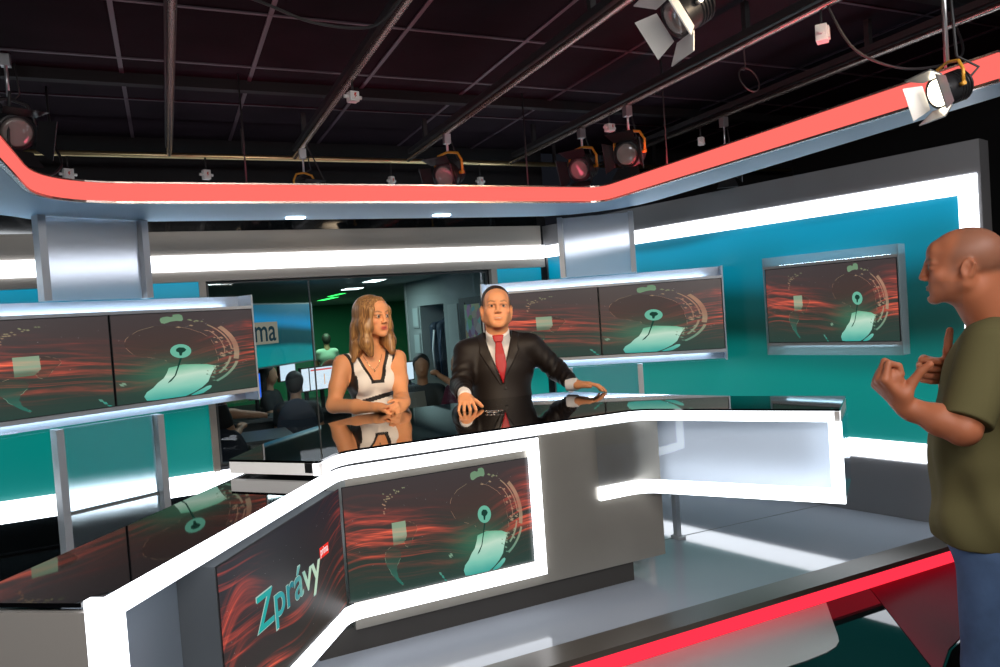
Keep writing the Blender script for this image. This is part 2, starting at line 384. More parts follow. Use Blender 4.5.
# window to the newsroom
wn = MB()
for a in ((.25, .262), (.883, .889), (2.178, 2.19)): wn.box(a[0], a[1], 4.955, 4.985, .32, 1.49)
for z in ((.32, .335), (1.475, 1.49)): wn.box(.262, .883, 4.955, 4.985, *z); wn.box(.889, 2.178, 4.955, 4.985, *z)
w1 = wn.build('window_1', mat('window_frame', (.07, .075, .075), .5, .2)); tag(w1, kind='structure')
g = MB(); g.quad([(.262, 4.97, .335), (.883, 4.97, .335), (.883, 4.97, 1.475), (.262, 4.97, 1.475)]); g.quad([(.889, 4.97, .335), (2.178, 4.97, .335), (2.178, 4.97, 1.475), (.889, 4.97, 1.475)])
g.build('pane', MT['glass'], w1)

# ceiling with its metal grid
b = MB(); b.box(-3.6, 5.2, -3.3, 5.03, ZC, ZC+.1); ce = b.build('ceiling', MT['ceil_tile']); tag(ce, kind='structure')
b = MB()
x = -.08-.555*6
while x < 5.1: b.box(x-.009, x+.009, -3.2, 4.92, ZC-.006, ZC); x += .5525
for y in (.75, 1.47, 2.20, 2.93, 3.53, 4.13): b.box(-3.5, 5.1, y-.007, y+.007, ZC-.007, ZC-.001)
b.build('grid', MT['grid'], ce)
b = MB()
for y in (3.75, 2.0, .3): b.box(-3.5, 5.1, y-.02, y+.03, ZC-.05, ZC-.0005)
b.build('beam', mat('dark_beam', (.010, .009, .010), .7, spec=.2), ce)

# lighting pipes under the ceiling
ZPI = 2.2
names = ['steel lighting pipe running away from the camera above the left display wall', 'steel lighting pipe running away above the woman, second from the left', 'steel lighting pipe running away above the suited man, the middle one of five', 'reddish-lit pipe running above the right canopy arm, fourth from the left', 'rightmost steel pipe above the angled teal wall']
for i, x in enumerate((.092, .79, 1.51, 2.25, 2.97)):
    t = empty('lighting_pipe', (x, 2., ZPI)); tag(t, names[i], 'pipe', 'ceiling pipes running front to back')
    b = MB(); b.tube([(x, -2.9, ZPI), (x, 4.56, ZPI)], .0145, 12); b.build('pipe', MT['rail'], t)
    b = MB(); b.box(x-.019, x+.019, -2.9, 4.5, ZPI+.022, ZPI+.05); b.build('channel', MT['black'], t)
    for y in (-1.6, .4, 2.3, 4.2):
        b = MB(); b.box(x-.012, x+.012, y-.012, y+.012, ZPI+.0505, ZC-.012); b.build('hanger', MT['black'], t)
t = empty('lighting_pipe', (.8, 4.6, ZPI+.0)); tag(t, 'long steel pipe running crosswise along the back wall under the other pipes', 'pipe')
b = MB(); b.tube([(-3.3, 4.6, ZPI), (4.9, 4.6, ZPI)], .016, 12); b.build('pipe', MT['steel'], t)
for x in (-2.6, -.6, .5, 2.62, 3.5):
    b = MB(); b.box(x-.01, x+.01, 4.59, 4.61, ZPI+.0165, ZC-.008); b.build('hanger', MT['black'], t)

# ------------------------------------------------------------------ canopy over the set
C0 = empty('canopy', (.9, 3.4, 1.72)); tag(C0, 'hanging canopy with a glowing red band and pale blue underside curving over the set', 'canopy')
front = [(-.42, 1.0), (-.42, 3.35), (2.19, 3.35), (2.19, 1.28)]
front = fillet(fillet(front, 1, .34, 10), 12, .12, 6)
inner = [(-.98, 1.0), (-.98, 3.60), (2.36, 3.78), (2.36, 1.28)]
inner = [(-1.0, 1.0), (-1.0, 3.1), (-.93, 3.28), (-.84, 3.42), (-.74, 3.51), (-.64, 3.59), (-.56, 3.68), (-.50, 3.78), (-.42, 3.84), (-.25, 3.875), (0, 3.885), (.6, 3.88), (1.2, 3.87), (1.8, 3.86), (2.10, 3.84), (2.25, 3.78), (2.36, 3.68), (2.44, 3.56), (2.485, 3.42), (2.495, 3.3), (2.475, 2.9), (2.36, 1.28)]
b = MB(); b.prism(front+inner[::-1], 1.722, 1.80); b.build('soffit', MT['canopy_pale'], C0)
b = MB(); b.strip(front, 1.728, 1.799, -.012); b.build('light_band', MT['red_led'], C0)
b = MB(); b.strip(front, 1.7185, 1.727, -.016); b.strip(front, 1.80, 1.806, -.016); b.build('metal_trim', MT['rail'], C0)
b = MB(); b.box(2.195, 2.365, 1.262, 1.279, 1.728, 1.799); b.build('end_light', glow('end_red', (1., .03, .04), 1.2), C0)
for (x, y) in ((.637, 3.79), (1.409, 3.75)):
    b = MB(); b.box(x-.045, x+.045, y-.02, y+.02, 1.716, 1.7215); b.build('downlight', glow('downlight', (1, .93, .82), 2.2) if x > 5 else MT['trough_led'], C0)
for (x, y) in ((-.6, 1.6), (-.6, 3.2), (.4, 3.65), (1.9, 3.65), (2.28, 2.9), (2.28, 1.5)):
    b = MB(); b.tube([(x, y, 1.80), (x, y, ZC-.001)], .004, 6); b.build('suspension_wire', MT['black'], C0)

# ------------------------------------------------------------------ globe picture pieces (picture coordinates u, v)
def H8(pts):    # picture points read off the desk display, mapped to 0..1
    out = []
    for x, y in pts:
        xl = -160+(y-195)*.062; xr = 615+(y-70)*.065; u = (x-xl)/(xr-xl)
        yt = 195-(x+160)*.161; yb = 678-(x+130)*.226; v = (yb-y)/(yb-yt); out.append((u, v))
    return out
LAND = {
 'bright': [
  [(28, 345), (82, 335), (88, 400), (75, 430), (35, 440)],
  [(385, 385), (520, 375), (500, 430), (490, 490), (440, 545), (400, 575), (332, 580), (318, 540), (350, 490), (375, 440)],
  [(500, 490), (507, 502), (470, 545), (440, 552), (470, 520)],
  [(350, 140), (365, 128), (385, 130), (385, 115), (410, 112), (418, 148), (390, 150), (356, 170)]],
 'faint': [
  [(82, 335), (120, 345), (132, 370), (110, 410), (98, 455), (75, 430), (88, 400)],
  [(0, 470), (30, 440), (70, 465), (60, 500), (45, 540), (60, 585), (80, 608), (60, 605), (30, 565), (5, 520)],
  [(262, 265), (300, 200), (360, 172), (420, 180), (500, 230), (520, 340), (518, 374), (385, 383), (370, 350), (300, 345), (268, 300)]],
 'arc': [], 'ring': []}
def arc(cx, cy, rx, ry, a0, a1, w, n=14):
    o_ = [(cx+rx*cos(radians(a0+(a1-a0)*i/n)), cy-ry*sin(radians(a0+(a1-a0)*i/n))) for i in range(n+1)]
    i_ = [(cx+(rx-w)*cos(radians(a0+(a1-a0)*i/n)), cy-(ry-w)*sin(radians(a0+(a1-a0)*i/n))) for i in range(n+1)]
    return [(o_[i], o_[i+1], i_[i+1], i_[i]) for i in range(n)]
for q in arc(405, 320, 178, 205, -8, 48, 16)+arc(405, 320, 158, 182, 8, 60, 5)+arc(405, 320, 180, 200, -50, -12, 9)+arc(405, 320, 155, 175, -38, -5, 7)+arc(405, 320, 135, 160, 0, 50, 3): LAND['arc'].append(list(q))
rr = random.Random(7)
for k in range(46):
    a = rr.uniform(-55, 95); r = rr.uniform(118, 172); x = 405+r*cos(radians(a)); y = 318-r*1.12*sin(radians(a)); w = rr.uniform(3, 9); h = rr.uniform(2, 6)
    LAND['arc'].append([(x-w, y), (x, y-h), (x+w, y+h*.3), (x+w*.2, y+h)])
for k in range(26):
    t = rr.uniform(0, 1); x = 75-t*70+rr.uniform(-6, 6)-30*sin(t*3); y = 195+t*120*rr.uniform(.2, 1); LAND['arc'].append([(x-4, y), (x, y-3), (x+4, y+1), (x, y+4)])
for (x, y) in ((222, 562), (232, 575), (243, 592), (262, 488), (268, 482)): LAND['arc'].append([(x-5, y-7), (x+4, y-6), (x+9, y+7), (x, y+5)])
LAND['outline'] = []
def chaikin(p, n=2, jit=0.):
    for _ in range(n):
        q = []
        for i in range(len(p)):
            a, c = Vector(p[i]), Vector(p[(i+1) % len(p)]); q += [tuple(a*.75+c*.25), tuple(a*.25+c*.75)]
        p = q
    return [(x+rr.uniform(-jit, jit), y+rr.uniform(-jit, jit)) for x, y in p]
LAND['faint'] = [chaikin(p, 2, 2.2) for p in LAND['faint']]
LAND['bright'] = [LAND['bright'][0]]+[chaikin(p, 1, 1.5) for p in LAND['bright'][1:]]
for poly in LAND['faint']:
    for i in range(len(poly)):
        if rr.random() < .55: continue
        a = Vector(poly[i]); b_ = Vector(poly[(i+1) % len(poly)]); d = (b_-a)
        if d.length < 1: continue
        n = Vector((-d.y, d.x))  .normalized()*.6; LAND['outline'].append([tuple(a-n), tuple(b_-n), tuple(b_+n), tuple(a+n)])
ringp = [(412+29*cos(a)*1.0, 310-37*sin(a)) for a in [2*pi*k/24 for k in range(24)]]
icon = [(412-13, 300), (412-6, 290), (412+8, 291), (412+15, 302), (412+11, 312), (412+5, 318), (412+3, 334), (412-3, 334), (412-5, 318), (412-13, 312)]
stem = [[(410, 347), (416, 347), (408, 400), (402, 440), (398, 440), (404, 398)], [(402, 440), (398, 440), (384, 470), (380, 482), (390, 470)]]
MT['globe_screen'] = screen_mat('globe_picture', 'globe', 1.0)
MT['globe_wide'] = screen_mat('globe_picture_wide', 'globe', 1.0, 1.8)
MT['title_screen'] = screen_mat('title_picture', 'title', 1.0)
MT['l_bright'] = land_mat('land_bright', [(0, (.05, .42, .36)), (.12, (.25, .66, .52)), (.26, (.62, .85, .68)), (.36, (.18, .55, .35)), (.42, (.10, .30, .18)), (.5, (.40, .55, .38)), (.75, (.30, .48, .30)), (1, (.22, .42, .24))], 1, .85, .12, [(0, 1), (.34, 1), (.45, .35), (.52, .75), (1, .7)])
MT['l_faint'] = land_mat('land_faint', [(0, (.03, .22, .17)), (.3, (.05, .10, .07)), (.6, (.082, .048, .038)), (1, (.065, .05, .045))], 1, .9, .2, [(0, .9), (.35, .4), (.6, .35), (1, .3)])
MT['l_arc'] = land_mat('land_arc', [(0, (.05, .40, .32)), (.3, (.35, .45, .3)), (.5, (.62, .34, .22)), (.75, (.55, .30, .2)), (1, (.25, .4, .22))], 1, .8, .3, [(0, .8), (.4, .75), (.55, .5), (.7, .85), (1, .6)])
MT['l_ring'] = glow('land_ring', (.16, .50, .36), .9)
MT['l_icon'] = glow('land_icon', (.012, .05, .035), 1)
SCREENM = lambda base: [MT[base], MT['l_bright'], MT['l_faint'], MT['l_arc'], MT['l_ring'], MT['l_icon'], MT['black']]

def clipu(poly, lo, hi):
    for s_, lim in ((1, lo), (-1, hi)):
        out = []
        for i in range(len(poly)):
            a, c = poly[i], poly[(i+1) % len(poly)]
            ia = s_*(a[0]-lim) >= 0; ic = s_*(c[0]-lim) >= 0
            if ia: out.append(a)
            if ia != ic:
                t = (lim-a[0])/(c[0]-a[0]); out.append((lim, a[1]+(c[1]-a[1])*t))
        poly = out
        if len(poly) < 3: return []
    return poly

def display(parent, p, q, z0, z1, base='globe_screen', u0=0., u1=1., globe=True, nrm=1, name='display_screen', gap=.0025, depth=.035):
    """flat display between plan points p,q: a dark casing with the lit picture on its front (right side of p->q)"""
    p = Vector(p); q = Vector(q); d = (q-p).normalized(); n = Vector((d.y, -d.x))*nrm
    p2 = p+d*gap; q2 = q-d*gap
    b = MB(); b.prism([tuple(p2), tuple(q2), tuple(q2-n*depth), tuple(p2-n*depth)], z0, z1, 6)
    m = .0035; P0 = p2+d*m+n*.0008; Q0 = q2-d*m+n*.0008; Z0 = z0+m; Z1 = z1-m
    def pt(u, v, e): r = P0+(Q0-P0)*((u-u0)/(u1-u0))+n*e; return (r.x, r.y, Z0+(Z1-Z0)*v)
    b.quad([pt(u0, 0, 0), pt(u1, 0, 0), pt(u1, 1, 0), pt(u0, 1, 0)], 0, ((u0, 0), (u1, 0), (u1, 1), (u0, 1)))
    if globe:
        def put(pl, mi, e):
            pl = clipu([(u, min(max(v, 0.002), .998)) for u, v in H8(pl)], u0, u1)
            if pl: b.quad([pt(u, v, e) for u, v in pl], mi, pl)
        for pl in LAND['faint']: put(pl, 2, .0004)
        for pl in LAND['outline']: put(pl, 3, .0007)
        for pl in LAND['bright']: put(pl, 1, .0010)
        for pl in LAND['arc']: put(pl, 3, .0012)
        put(ringp, 4, .0014); put(icon, 5, .0017)
        for pl in stem: put(pl, 5, .0017)
    return b.build(name, SCREENM(base), parent)

# ------------------------------------------------------------------ double display units
def unit(A, B, pil, legs_mid, label, wide=True):
    """A,B = plan ends (left,right) of the two-display panel seen from the front; pil = distances (from A) of the pillar's sides"""
    A = Vector(A); B = Vector(B); d = (B-A).normalized(); n = Vector((d.y, -d.x)); W = (B-A).length   # n points to the room
    t = empty('display_wall', (*((A+B)/2), 0)); tag(t, label, 'display wall')
    def pt(s, e): r = A+d*s+n*e; return (r.x, r.y)
    def bx(b, s0, s1, e0, e1, z0, z1, mi=0): b.prism([pt(s0, e0), pt(s1, e0), pt(s1, e1), pt(s0, e1)], z0, z1, mi)
    BK = -.13
    b = MB(); bx(b, 0, W, BK-.015, BK, .80, 1.353); bx(b, W-.008, W, BK, .0, .80, 1.353); bx(b, 0, .008, BK, .0, .80, 1.353)
    b.build('casing', MT['lip'], t)
    for z0, z1, z2, z3 in ((.853, .866, .853, .862), (1.281, 1.290, 1.281, 1.290)):
        b = MB(); bx(b, .008, W-.008, -.045, .006, *((z0, z1+.006) if z0 > 1 else (z0-.006, z1))); b.build('shelf_trim', MT['silver_light'], t)
        b = MB(); bx(b, .008, W-.008, BK, -.0455, z2, z3); b.build('shelf', MT['lip'], t)
    for z0, z1 in ((1.2905, 1.2945), (.8485, .8525)):
        b = MB(); bx(b, .02, W-.10, -.125, -.105, z0, z1); b.build('trough_light', MT['trough_led'], t)
    b = MB(); bx(b, .008, W-.008, -.004, .0, 1.297, 1.353); bx(b, .008, W-.008, -.004, .0, .80, .846); b.build('front_glass', MT['clear'], t)
    display(t, pt(.008, 0), pt(W/2, 0), .8665, 1.2805, 'globe_wide', 0, .5)
    display(t, pt(W/2, 0), pt(W-.008, 0), .8665, 1.2805, 'globe_wide', .5, 1)
    s0, s1 = pil; T = .030; DP = -.075
    for (za, zb, nm) in ((1.3535, 1.7195, 'pillar'), (.0, .7995, 'leg')):
        for (a, c) in ((s0, s0+T), (s1-T, s1)):
            b = MB(); bx(b, a, c, DP, -.002, za, zb); b.build(nm, MT['silver_light'], t)
    b = MB(); bx(b, s0+T, s1-T, -.06, -.052, 1.3535, 1.7195); b.build('frosted_panel', MT['frost'], t)
    b = MB(); bx(b, s0+T, s1-T, -.06, -.052, .43, .7995); bx(b, s0+T, s1-T, -.06, -.052, .0, .415); b.build('frosted_panel', MT['frost2'], t)
    b = MB(); bx(b, s0+T, s1-T, -.068, -.045, .4155, .4295); b.build('crossbar', MT['silver'], t)
    return t
LA, LB = (-.885, 3.413), (.424, 4.032)
unit(LA, LB, (.474, .935), None, 'two-screen display wall at the left, its globe picture spread over both screens, frosted pillar above')
RA2, RB2 = (1.80, 4.20), (2.974, 3.337)
unit(RA2, RB2, (.508, .964), None, 'two-screen display wall behind the suited man, joined to the canopy by a frosted pillar')

# single display on the right wall
t = empty('wall_display', (*rwoff(.8, .05), .80)); tag(t, 'single globe display with lit glass lips hanging on the angled teal wall', 'display')
s0, s1 = .396, 1.103
def rq(b, a, c, e0, e1, z0, z1): b.prism([rwoff(a, e0), rwoff(c, e0), rwoff(c, e1), rwoff(a, e1)], z0, z1)
b = MB(); rq(b, s0, s1, .006, .02, .862, 1.316); b.build('backing', MT['silver'], t)
for z0, z1 in ((1.303, 1.318), (.879, .894)):
    b = MB(); rq(b, s0, s1, .0205, .098, z0, z1); b.build('shelf_trim', MT['silver'], t)
for z0, z1 in ((1.3185, 1.322), (.875, .8785)):
    b = MB(); rq(b, s0+.06, s1-.06, .024, .04, z0, z1); b.build('trough_light', MT['trough_led'], t)
b = MB()
rq(b, s0, s1, .094, .098, 1.3185, 1.366); rq(b, s0, s1, .094, .098, .828, .8785)
rq(b, s0-.006, s0, .02, .098, .828, 1.366); rq(b, s1, s1+.006, .02, .098, .828, 1.366)
b.build('glass_lip', frosted('lip_acrylic', (.85, .97, 1.), .15, .6), t)
display(t, rwoff(s1-.002, .094), rwoff(s0+.002, .094), .8945, 1.3025, 'globe_screen', 0, 1, nrm=1)
# ------------------------------------------------------------------ the news desk
D0 = empty('news_desk', (1.1, 2.6, 0)); tag(D0, 'big angular news desk with black glass tops, glowing white edge bands and built-in screens', 'desk')
FU = fillet([(.42, 2.425), (.52, 2.558), (1.775, 2.558), (2.240, 1.937)], 1, .07, 6)
FU = FU[:-2]+fillet([FU[-3], FU[-2], FU[-1]], 1, .07, 5)[1:]
back = [(2.53, 2.155), (2.27, 2.54), (2.1, 2.9), (1.99, 3.16), (1.93, 3.34), (1.82, 3.42), (1.65, 3.45), (1.0, 3.50), (.80, 3.46), (.557, 3.255), (.317, 2.976), (.165, 2.705)]
b = MB(); b.prism(FU+back, .717, .725); b.build('glass_top', MT['blackglass'], D0)
b = MB(); b.strip(FU, .677, .7165, .02); b.build('edge_light', MT['white_led'], D0)
b = MB(); b.strip(FU[-1:]+back, .677, .7165, .02); b.build('edge_panel', mat('edge_panel', (.62, .6, .58), .35), D0)
b = MB(); b.strip([back[-1], FU[0]], .677, .7165, .02); b.build('edge_end', mat('edge_lit_acrylic', (.8, .78, .75), .3, emit=(1., .95, .9), es=.42), D0)
inn = offset(FU, .025); ib = [(2.5, 2.15), (2.24, 2.53), (2.07, 2.88), (1.95, 3.13), (1.87, 3.32), (1.62, 3.41), (1.0, 3.46), (.82, 3.42), (.6, 3.24), (.36, 2.97), (.21, 2.72)]
b = MB(); b.prism(inn+ib, .685, .7165); b.build('top_core', MT['black'], D0)
# lower glass top that runs out to the left wing
wn_ = Vector((-.8194, .5732)); W0 = Vector((-.144, 1.592)); W1 = Vector((.510, 2.54)); wd = (W1-W0).normalized()
def wg(s, e): r = W0+wd*s+wn_*e; return (r.x, r.y)
LF = fillet([tuple(W0), tuple(W1), (1.290, 2.54)], 1, .05, 5)
b = MB(); b.prism([wg(.021, .021)]+offset(LF, .021)[1:]+[(1.290, 2.90), (.35, 2.90), wg(1.14, .35), wg(0, .35), wg(0, .055), wg(.021, .055)], .656, .665); b.build('lower_glass_top', MT['blackglass'], D0)
b = MB(); b.strip([wg(0, .05)]+LF, .628, .669, .02); b.build('frame_light_top', MT['white_led'], D0)
b = MB(); b.strip(LF, .130, .180, .02); b.build('frame_light_bottom', MT['white_led'], D0)
b = MB(); b.box(1.249, 1.290, 2.54, 2.56, .1805, .6275); b.build('frame_light_side', MT['white_led'], D0)
b = MB(); b.strip([wg(0, .05), wg(0, 0), wg(.05, 0)], .1805, .6275, .02); b.build('frame_light_side', MT['white_led'], D0)
b = MB(); b.strip(offset(LF[1:], .006), .6693, .6768, .01); b.build('gap_shade_strip', MT['black'], D0)  # black strip stands in for the shade in the gap between the bands
# cabinets
b = MB(); b.prism([(.53, 2.562), (1.875, 2.562), (1.875, 2.93), (.53, 2.93)], .085, .6555); b.prism([(1.31, 2.562), (1.875, 2.562), (1.875, 2.93), (1.31, 2.93)], .6556, .684); b.build('cabinet', MT['brushed'], D0)
b = MB(); b.prism([(.40, 2.58), (1.72, 2.58), (1.72, 2.9), (.40, 2.9)], 0.0, .0845); b.build('plinth', MT['dark_base'], D0)
b = MB(); b.box(.6, 1.3, 2.6, 2.9, .6655, .6845); b.build('spacer', MT['dark_base'], D0)
b = MB(); b.prism([wg(.02, .12), wg(1.1, .12), wg(1.1, .33), wg(.02, .33)], .085, .6455); b.build('cabinet', mat('blue_grey_panel', (.20, .235, .28), .35, .2), D0)
b = MB(); b.prism([wg(0, .05), wg(0.02, .05), wg(.02, .35), wg(0, .35)], .085, .6455); b.build('end_panel', mat('end_panel', (.50, .46, .42), .42, .1), D0)
b = MB(); b.prism([wg(.1, .15), wg(1.1, .15), wg(1.1, .3), wg(.1, .3)], 0, .0845); b.build('plinth', MT['dark_base'], D0)
b = MB(); b.prism([wg(.383, .0135), wg(1.12, .0135), wg(1.12, .119), wg(.383, .119)], .165, .598); b.build('screen_casing', mat('screen_casing', (.10, .11, .12), .4, .2), D0)
display(D0, (.514, 2.5615), (1.257, 2.5615), .182, .596, 'globe_screen', 0, 1, gap=.0, depth=.0005)
ts = display(D0, wg(.388, .0125), wg(1.158, .0125), .182, .596, 'title_screen', 0, 1, globe=False, gap=0, depth=.0005)

def text_mesh(body, mats, name, parent, O, X, size, mi_fn=None, extrude=.0, sx=1.0, shear=0.):
    cu = bpy.data.curves.new('t', 'FONT'); cu.body = body; cu.size = 1; cu.extrude = 0.0; cu.offset = .012
    to = bpy.data.objects.new('t', cu); COL.objects.link(to)
    dg = bpy.context.evaluated_depsgraph_get(); me = bpy.data.meshes.new_from_object(to.evaluated_get(dg))
    bpy.data.objects.remove(to)
    vs = np.array([v.co[:] for v in me.vertices]); w = vs[:, 0].max()
    if isinstance(size, tuple):          # (height of the first letter, width of the word)
        hh = max(v[1] for v in vs if v[0] < w*.12); sx = size[1]/w/(size[0]/hh); size = size[0]/hh
    X = Vector((*X, 0)).normalized(); nn = Vector((X.y, -X.x, 0)); O = Vector(O)
    bm_ = MB()
    for k, e in enumerate((0, extrude)):
        for v in vs:
            p = O+X*(v[0]*size*sx+v[1]*size*shear)+Vector((0, 0, v[1]*size))+nn*e; bm_.v.append(tuple(p))
    n = len(vs)
    for pl in me.polygons:
        ids = list(pl.vertices); bm_.face([n+i for i in ids], mi_fn(vs[ids].mean(0)) if mi_fn else 0, [(vs[i][0]/w, vs[i][1]) for i in ids])
    ed = {}
    for pl in me.polygons:
        ids = list(pl.vertices)
        for i in range(len(ids)): ed.setdefault(frozenset((ids[i], ids[(i+1) % len(ids)])), []).append((ids[i], ids[(i+1) % len(ids)]))
    if extrude:
        for k, e in ed.items():
            if len(e) == 1: a, c = e[0]; bm_.face((a, c, n+c, n+a), len(mats)-1)
    return bm_.build(name, mats, parent)
# the title on the angled screen: slanting word and its small red label
tm = land_mat('title_letters', [(0, (.02, .38, .34)), (.35, (.05, .34, .36)), (.5, (.03, .20, .24)), (.62, (.10, .34, .34)), (.75, (.45, .66, .50)), (1, (.55, .70, .52))], 0, 1.0, .12)
tw = wg(.50, .0318)
te = glow('title_edge', (.42, .62, .55), .9)
text_mesh('Zprávy', [te], 'lettering', ts, (*wg(.553, .0111), .3515), tuple(wd), (.100, .415), sx=1.0, extrude=.0002)
text_mesh('Zprávy', [tm, te], 'lettering', ts, (*wg(.556, .0102), .354), tuple(wd), (.094, .409), sx=1.0, extrude=.0004)
b = MB()
def wq(b, s0, s1, z0, z1, e, mi=0): b.quad([(*wg(s0, e), z0), (*wg(s1, e), z0), (*wg(s1, e), z1), (*wg(s0, e), z1)], mi)
wq(b, .968, 1.038, .412, .448, .0108); lb = b.build('title_label', glow('label_red', (.85, .04, .03), 1.), ts)
text_mesh('prima', [glow('label_white', (1, .9, .9), 1)], 'label_lettering', ts, (*wg(.972, .0103), .422), tuple(wd), (.017, .060))

# right wing: glowing lower band, clear front sheet and pale box behind
RWp = [(1.56, 2.545), (1.775, 2.545), (2.236, 1.929)]; RWf = RWp[:1]+fillet(RWp, 1, .07, 5)[1:]
b = MB(); b.strip(RWf, .372, .425, .018); b.build('lower_band_light', MT['white_led'], D0)
Rn = Vector((.801, .599)); Rd = Vector((.599, -.801)); E0 = Vector((2.236, 1.929))
def rg(s, e): r = E0-Rd*s+Rn*e; return (r.x, r.y)
b = MB(); b.prism([rg(0, 0), rg(.045, 0), rg(.045, .02), rg(0, .02)], .4255, .6765); b.build('end_band_light', MT['white_led'], D0)
b = MB(); b.strip(offset(RWf, .004), .4255, .6765, .005); b.build('clear_front', MT['clear'], D0)
b = MB(); b.prism([(1.885, 2.64), rg(.02, .10), rg(.02, .31), (2.05, 2.86)], .382, .684); b.build('pale_box', mat('pale_box', (.72, .80, .90), .4), D0)
b = MB(); b.prism(offset(RWf, .02)[1:]+[rg(.0, .10), rg(0.02, .36), (2.03, 2.85), (1.876, 2.85), (1.876, 2.563), (1.62, 2.5615)], .372, .3815); b.build('bottom_shelf', MT['silver'], D0)
b = MB(); b.prism([rg(.0, .021), rg(.005, .021), rg(.005, .36), rg(.0, .36)], .382, .6765); b.build('end_sheet', MT['clear'], D0)
b = MB(); b.box(2.20, 2.225, 2.90, 2.93, .012, .3715); b.box(2.19, 2.235, 2.88, 2.94, 0, .012); b.build('leg', MT['silver_light'], D0)

# things on the desk
b = MB(); b.lathe((1.30, 2.98, .7255), (0, 0, 1), [(0, .030), (.003, .033), (.005, .028), (.006, .02)], 9)
for k in range(5): b.lathe((1.275+.013*k, 3.0-.012*k, .7315), (0, 0, 1), [(0, .009), (.003, .010), (.005, .006)], 7)
o = b.build('coin_tray', mat('crumpled_foil', (.6, .55, .5), .2, .9, bump=.4, bscale=60)); tag(o, 'small shiny metal piece lying on the black glass beside the suited man\'s hand', 'ornament')

# ------------------------------------------------------------------ studio lamps
def frame_for(aim):
    a = Vector(aim).normalized(); s = a.cross(Vector((0, 0, 1)));
    s = s.normalized() if s.length > 1e-3 else Vector((1, 0, 0)); u = s.cross(a).normalized(); return a, s, u
def fresnel(loc, aim, size, pipe, label, yoke='yoke_yellow', doors=(35, 35, 35, 35), lit=False, door_mat='lamp_black', group=None, arm=None):
    L0 = Vector(loc); a, s, u = frame_for(aim); r = size
    t = empty('studio_lamp', loc); tag(t, label, 'lamp', group)
    b = MB(); b.lathe(L0-a*r*1.3, a, [(0, r*.55), (.15*r, r*.8), (.5*r, r*.95), (1.7*r, r), (2.1*r, r*1.08), (2.15*r, r*1.08), (2.15*r, r*.9)], 20)
    for k in range(4): b.lathe(L0-a*r*(.9-.22*k), a, [(0, r*.95), (.03*r, r*1.05), (.08*r, r*1.05), (.1*r, r*.95)], 20)
    b.build('housing', MT['lamp_black'], t)
    b = MB(); b.lathe(L0+a*r*.86, a, [(0, r*.88), (.08*r, r*.7), (.13*r, r*.35), (.14*r, 0)], 20)
    b.build('lens', glow('lamp_lens_lit', (1., .86, .62), 9) if lit else MT['lens'], t)
    F = L0+a*r*.9
    for k, (dx, dy) in enumerate(((1, 0), (-1, 0), (0, 1), (0, -1))):
        o_ = (s*dx+u*dy); tdir = (u if dx else s); an = radians(doors[k]); ln = r*1.15
        base = F+o_*r*1.02; out = (a*cos(an)+o_*sin(an)); nn = (a*-sin(an)+o_*cos(an))
        b = MB(); h0, h1 = r*.85, r*1.15; th = .002; V = []
        for e in (-th, th):
            V += [base-tdir*h0+nn*e, base+tdir*h0+nn*e, base+out*ln+tdir*h1+nn*e, base+out*ln-tdir*h1+nn*e]
        bb = len(b.v); b.v += [tuple(v) for v in V]
        for f in ((3, 2, 1, 0), (4, 5, 6, 7), (0, 1, 5, 4), (1, 2, 6, 5), (2, 3, 7, 6), (3, 0, 4, 7)): b.face([bb+i for i in f])
        b.build('barn_door', MT[door_mat], t)
    top = L0+Vector((0, 0, 1))*r*1.75
    pts = [L0+s*r*1.22, L0+s*r*1.25+Vector((0, 0, r*.9)), L0+s*r*.9+Vector((0, 0, r*1.55)), top, L0-s*r*.9+Vector((0, 0, r*1.55)), L0-s*r*1.25+Vector((0, 0, r*.9)), L0-s*r*1.22]
    b = MB(); b.tube(pts, r*.11, 8)
    for q in (-1, 1): b.tube([L0+s*q*r*.98, L0+s*q*r*1.34], r*.14, 10)
    b.build('yoke', MT[yoke], t)
    b = MB(); zt = pipe if pipe else top.z+.1
    b.tube([top, (top.x, top.y, zt-.0)], r*.10, 8); b.box(top.x-.018, top.x+.018, top.y-.018, top.y+.018, zt-.05, zt+.003)
    b.build('clamp', MT['lamp_silver'], t)
    b = MB(); p0 = L0-a*r*1.2; b.tube([p0, p0-a*.05+Vector((0, 0, .03)), Vector((top.x+.04, top.y, top.z+.02)), (top.x+.03, top.y+.01, zt-.03)], .004, 6); b.build('cable', MT['black_rubber'], t)
    if arm:
        b = MB(); b.tube([(top.x, top.y, zt-.02), (arm, top.y, zt-.02)], .009, 8); b.build('side_arm', MT['lamp_silver'], t)
    return t
ZL = ZPI-.016
fresnel((1.51, 3.85, 1.965), (-.75, -.6, -.4), .07, ZL, 'lamp with yellow yoke hanging above the gap between woman and suited man', doors=(20, 20, 40, 25))
fresnel((2.25, 3.62, 1.965), (-.8, -.5, -.3), .068, ZL, 'lamp with reddish lower flap hanging over the middle-right of the canopy, left of two', doors=(20, 20, 40, 25))
fresnel((2.25, 3.16, 1.945), (-.8, -.55, -.25), .066, ZL, 'lamp with yellow yoke and pinkish lens, right of two over the canopy corner', doors=(20, 30, 40, 40))
fresnel((.79, 4.3, 1.955), (.3, -.8, -.4), .055, ZL, 'lamp in a yellow yoke tangled among cables above the canopy, left of the woman', doors=(30, 30, 30, 30))
fresnel((-.52, 3.60, 2.07), (.4, -.75, -.4), .072, ZC-.001, 'dark lamp cropped by the left edge of the picture above the red band', yoke='lamp_black', doors=(30, 30, 30, 30))
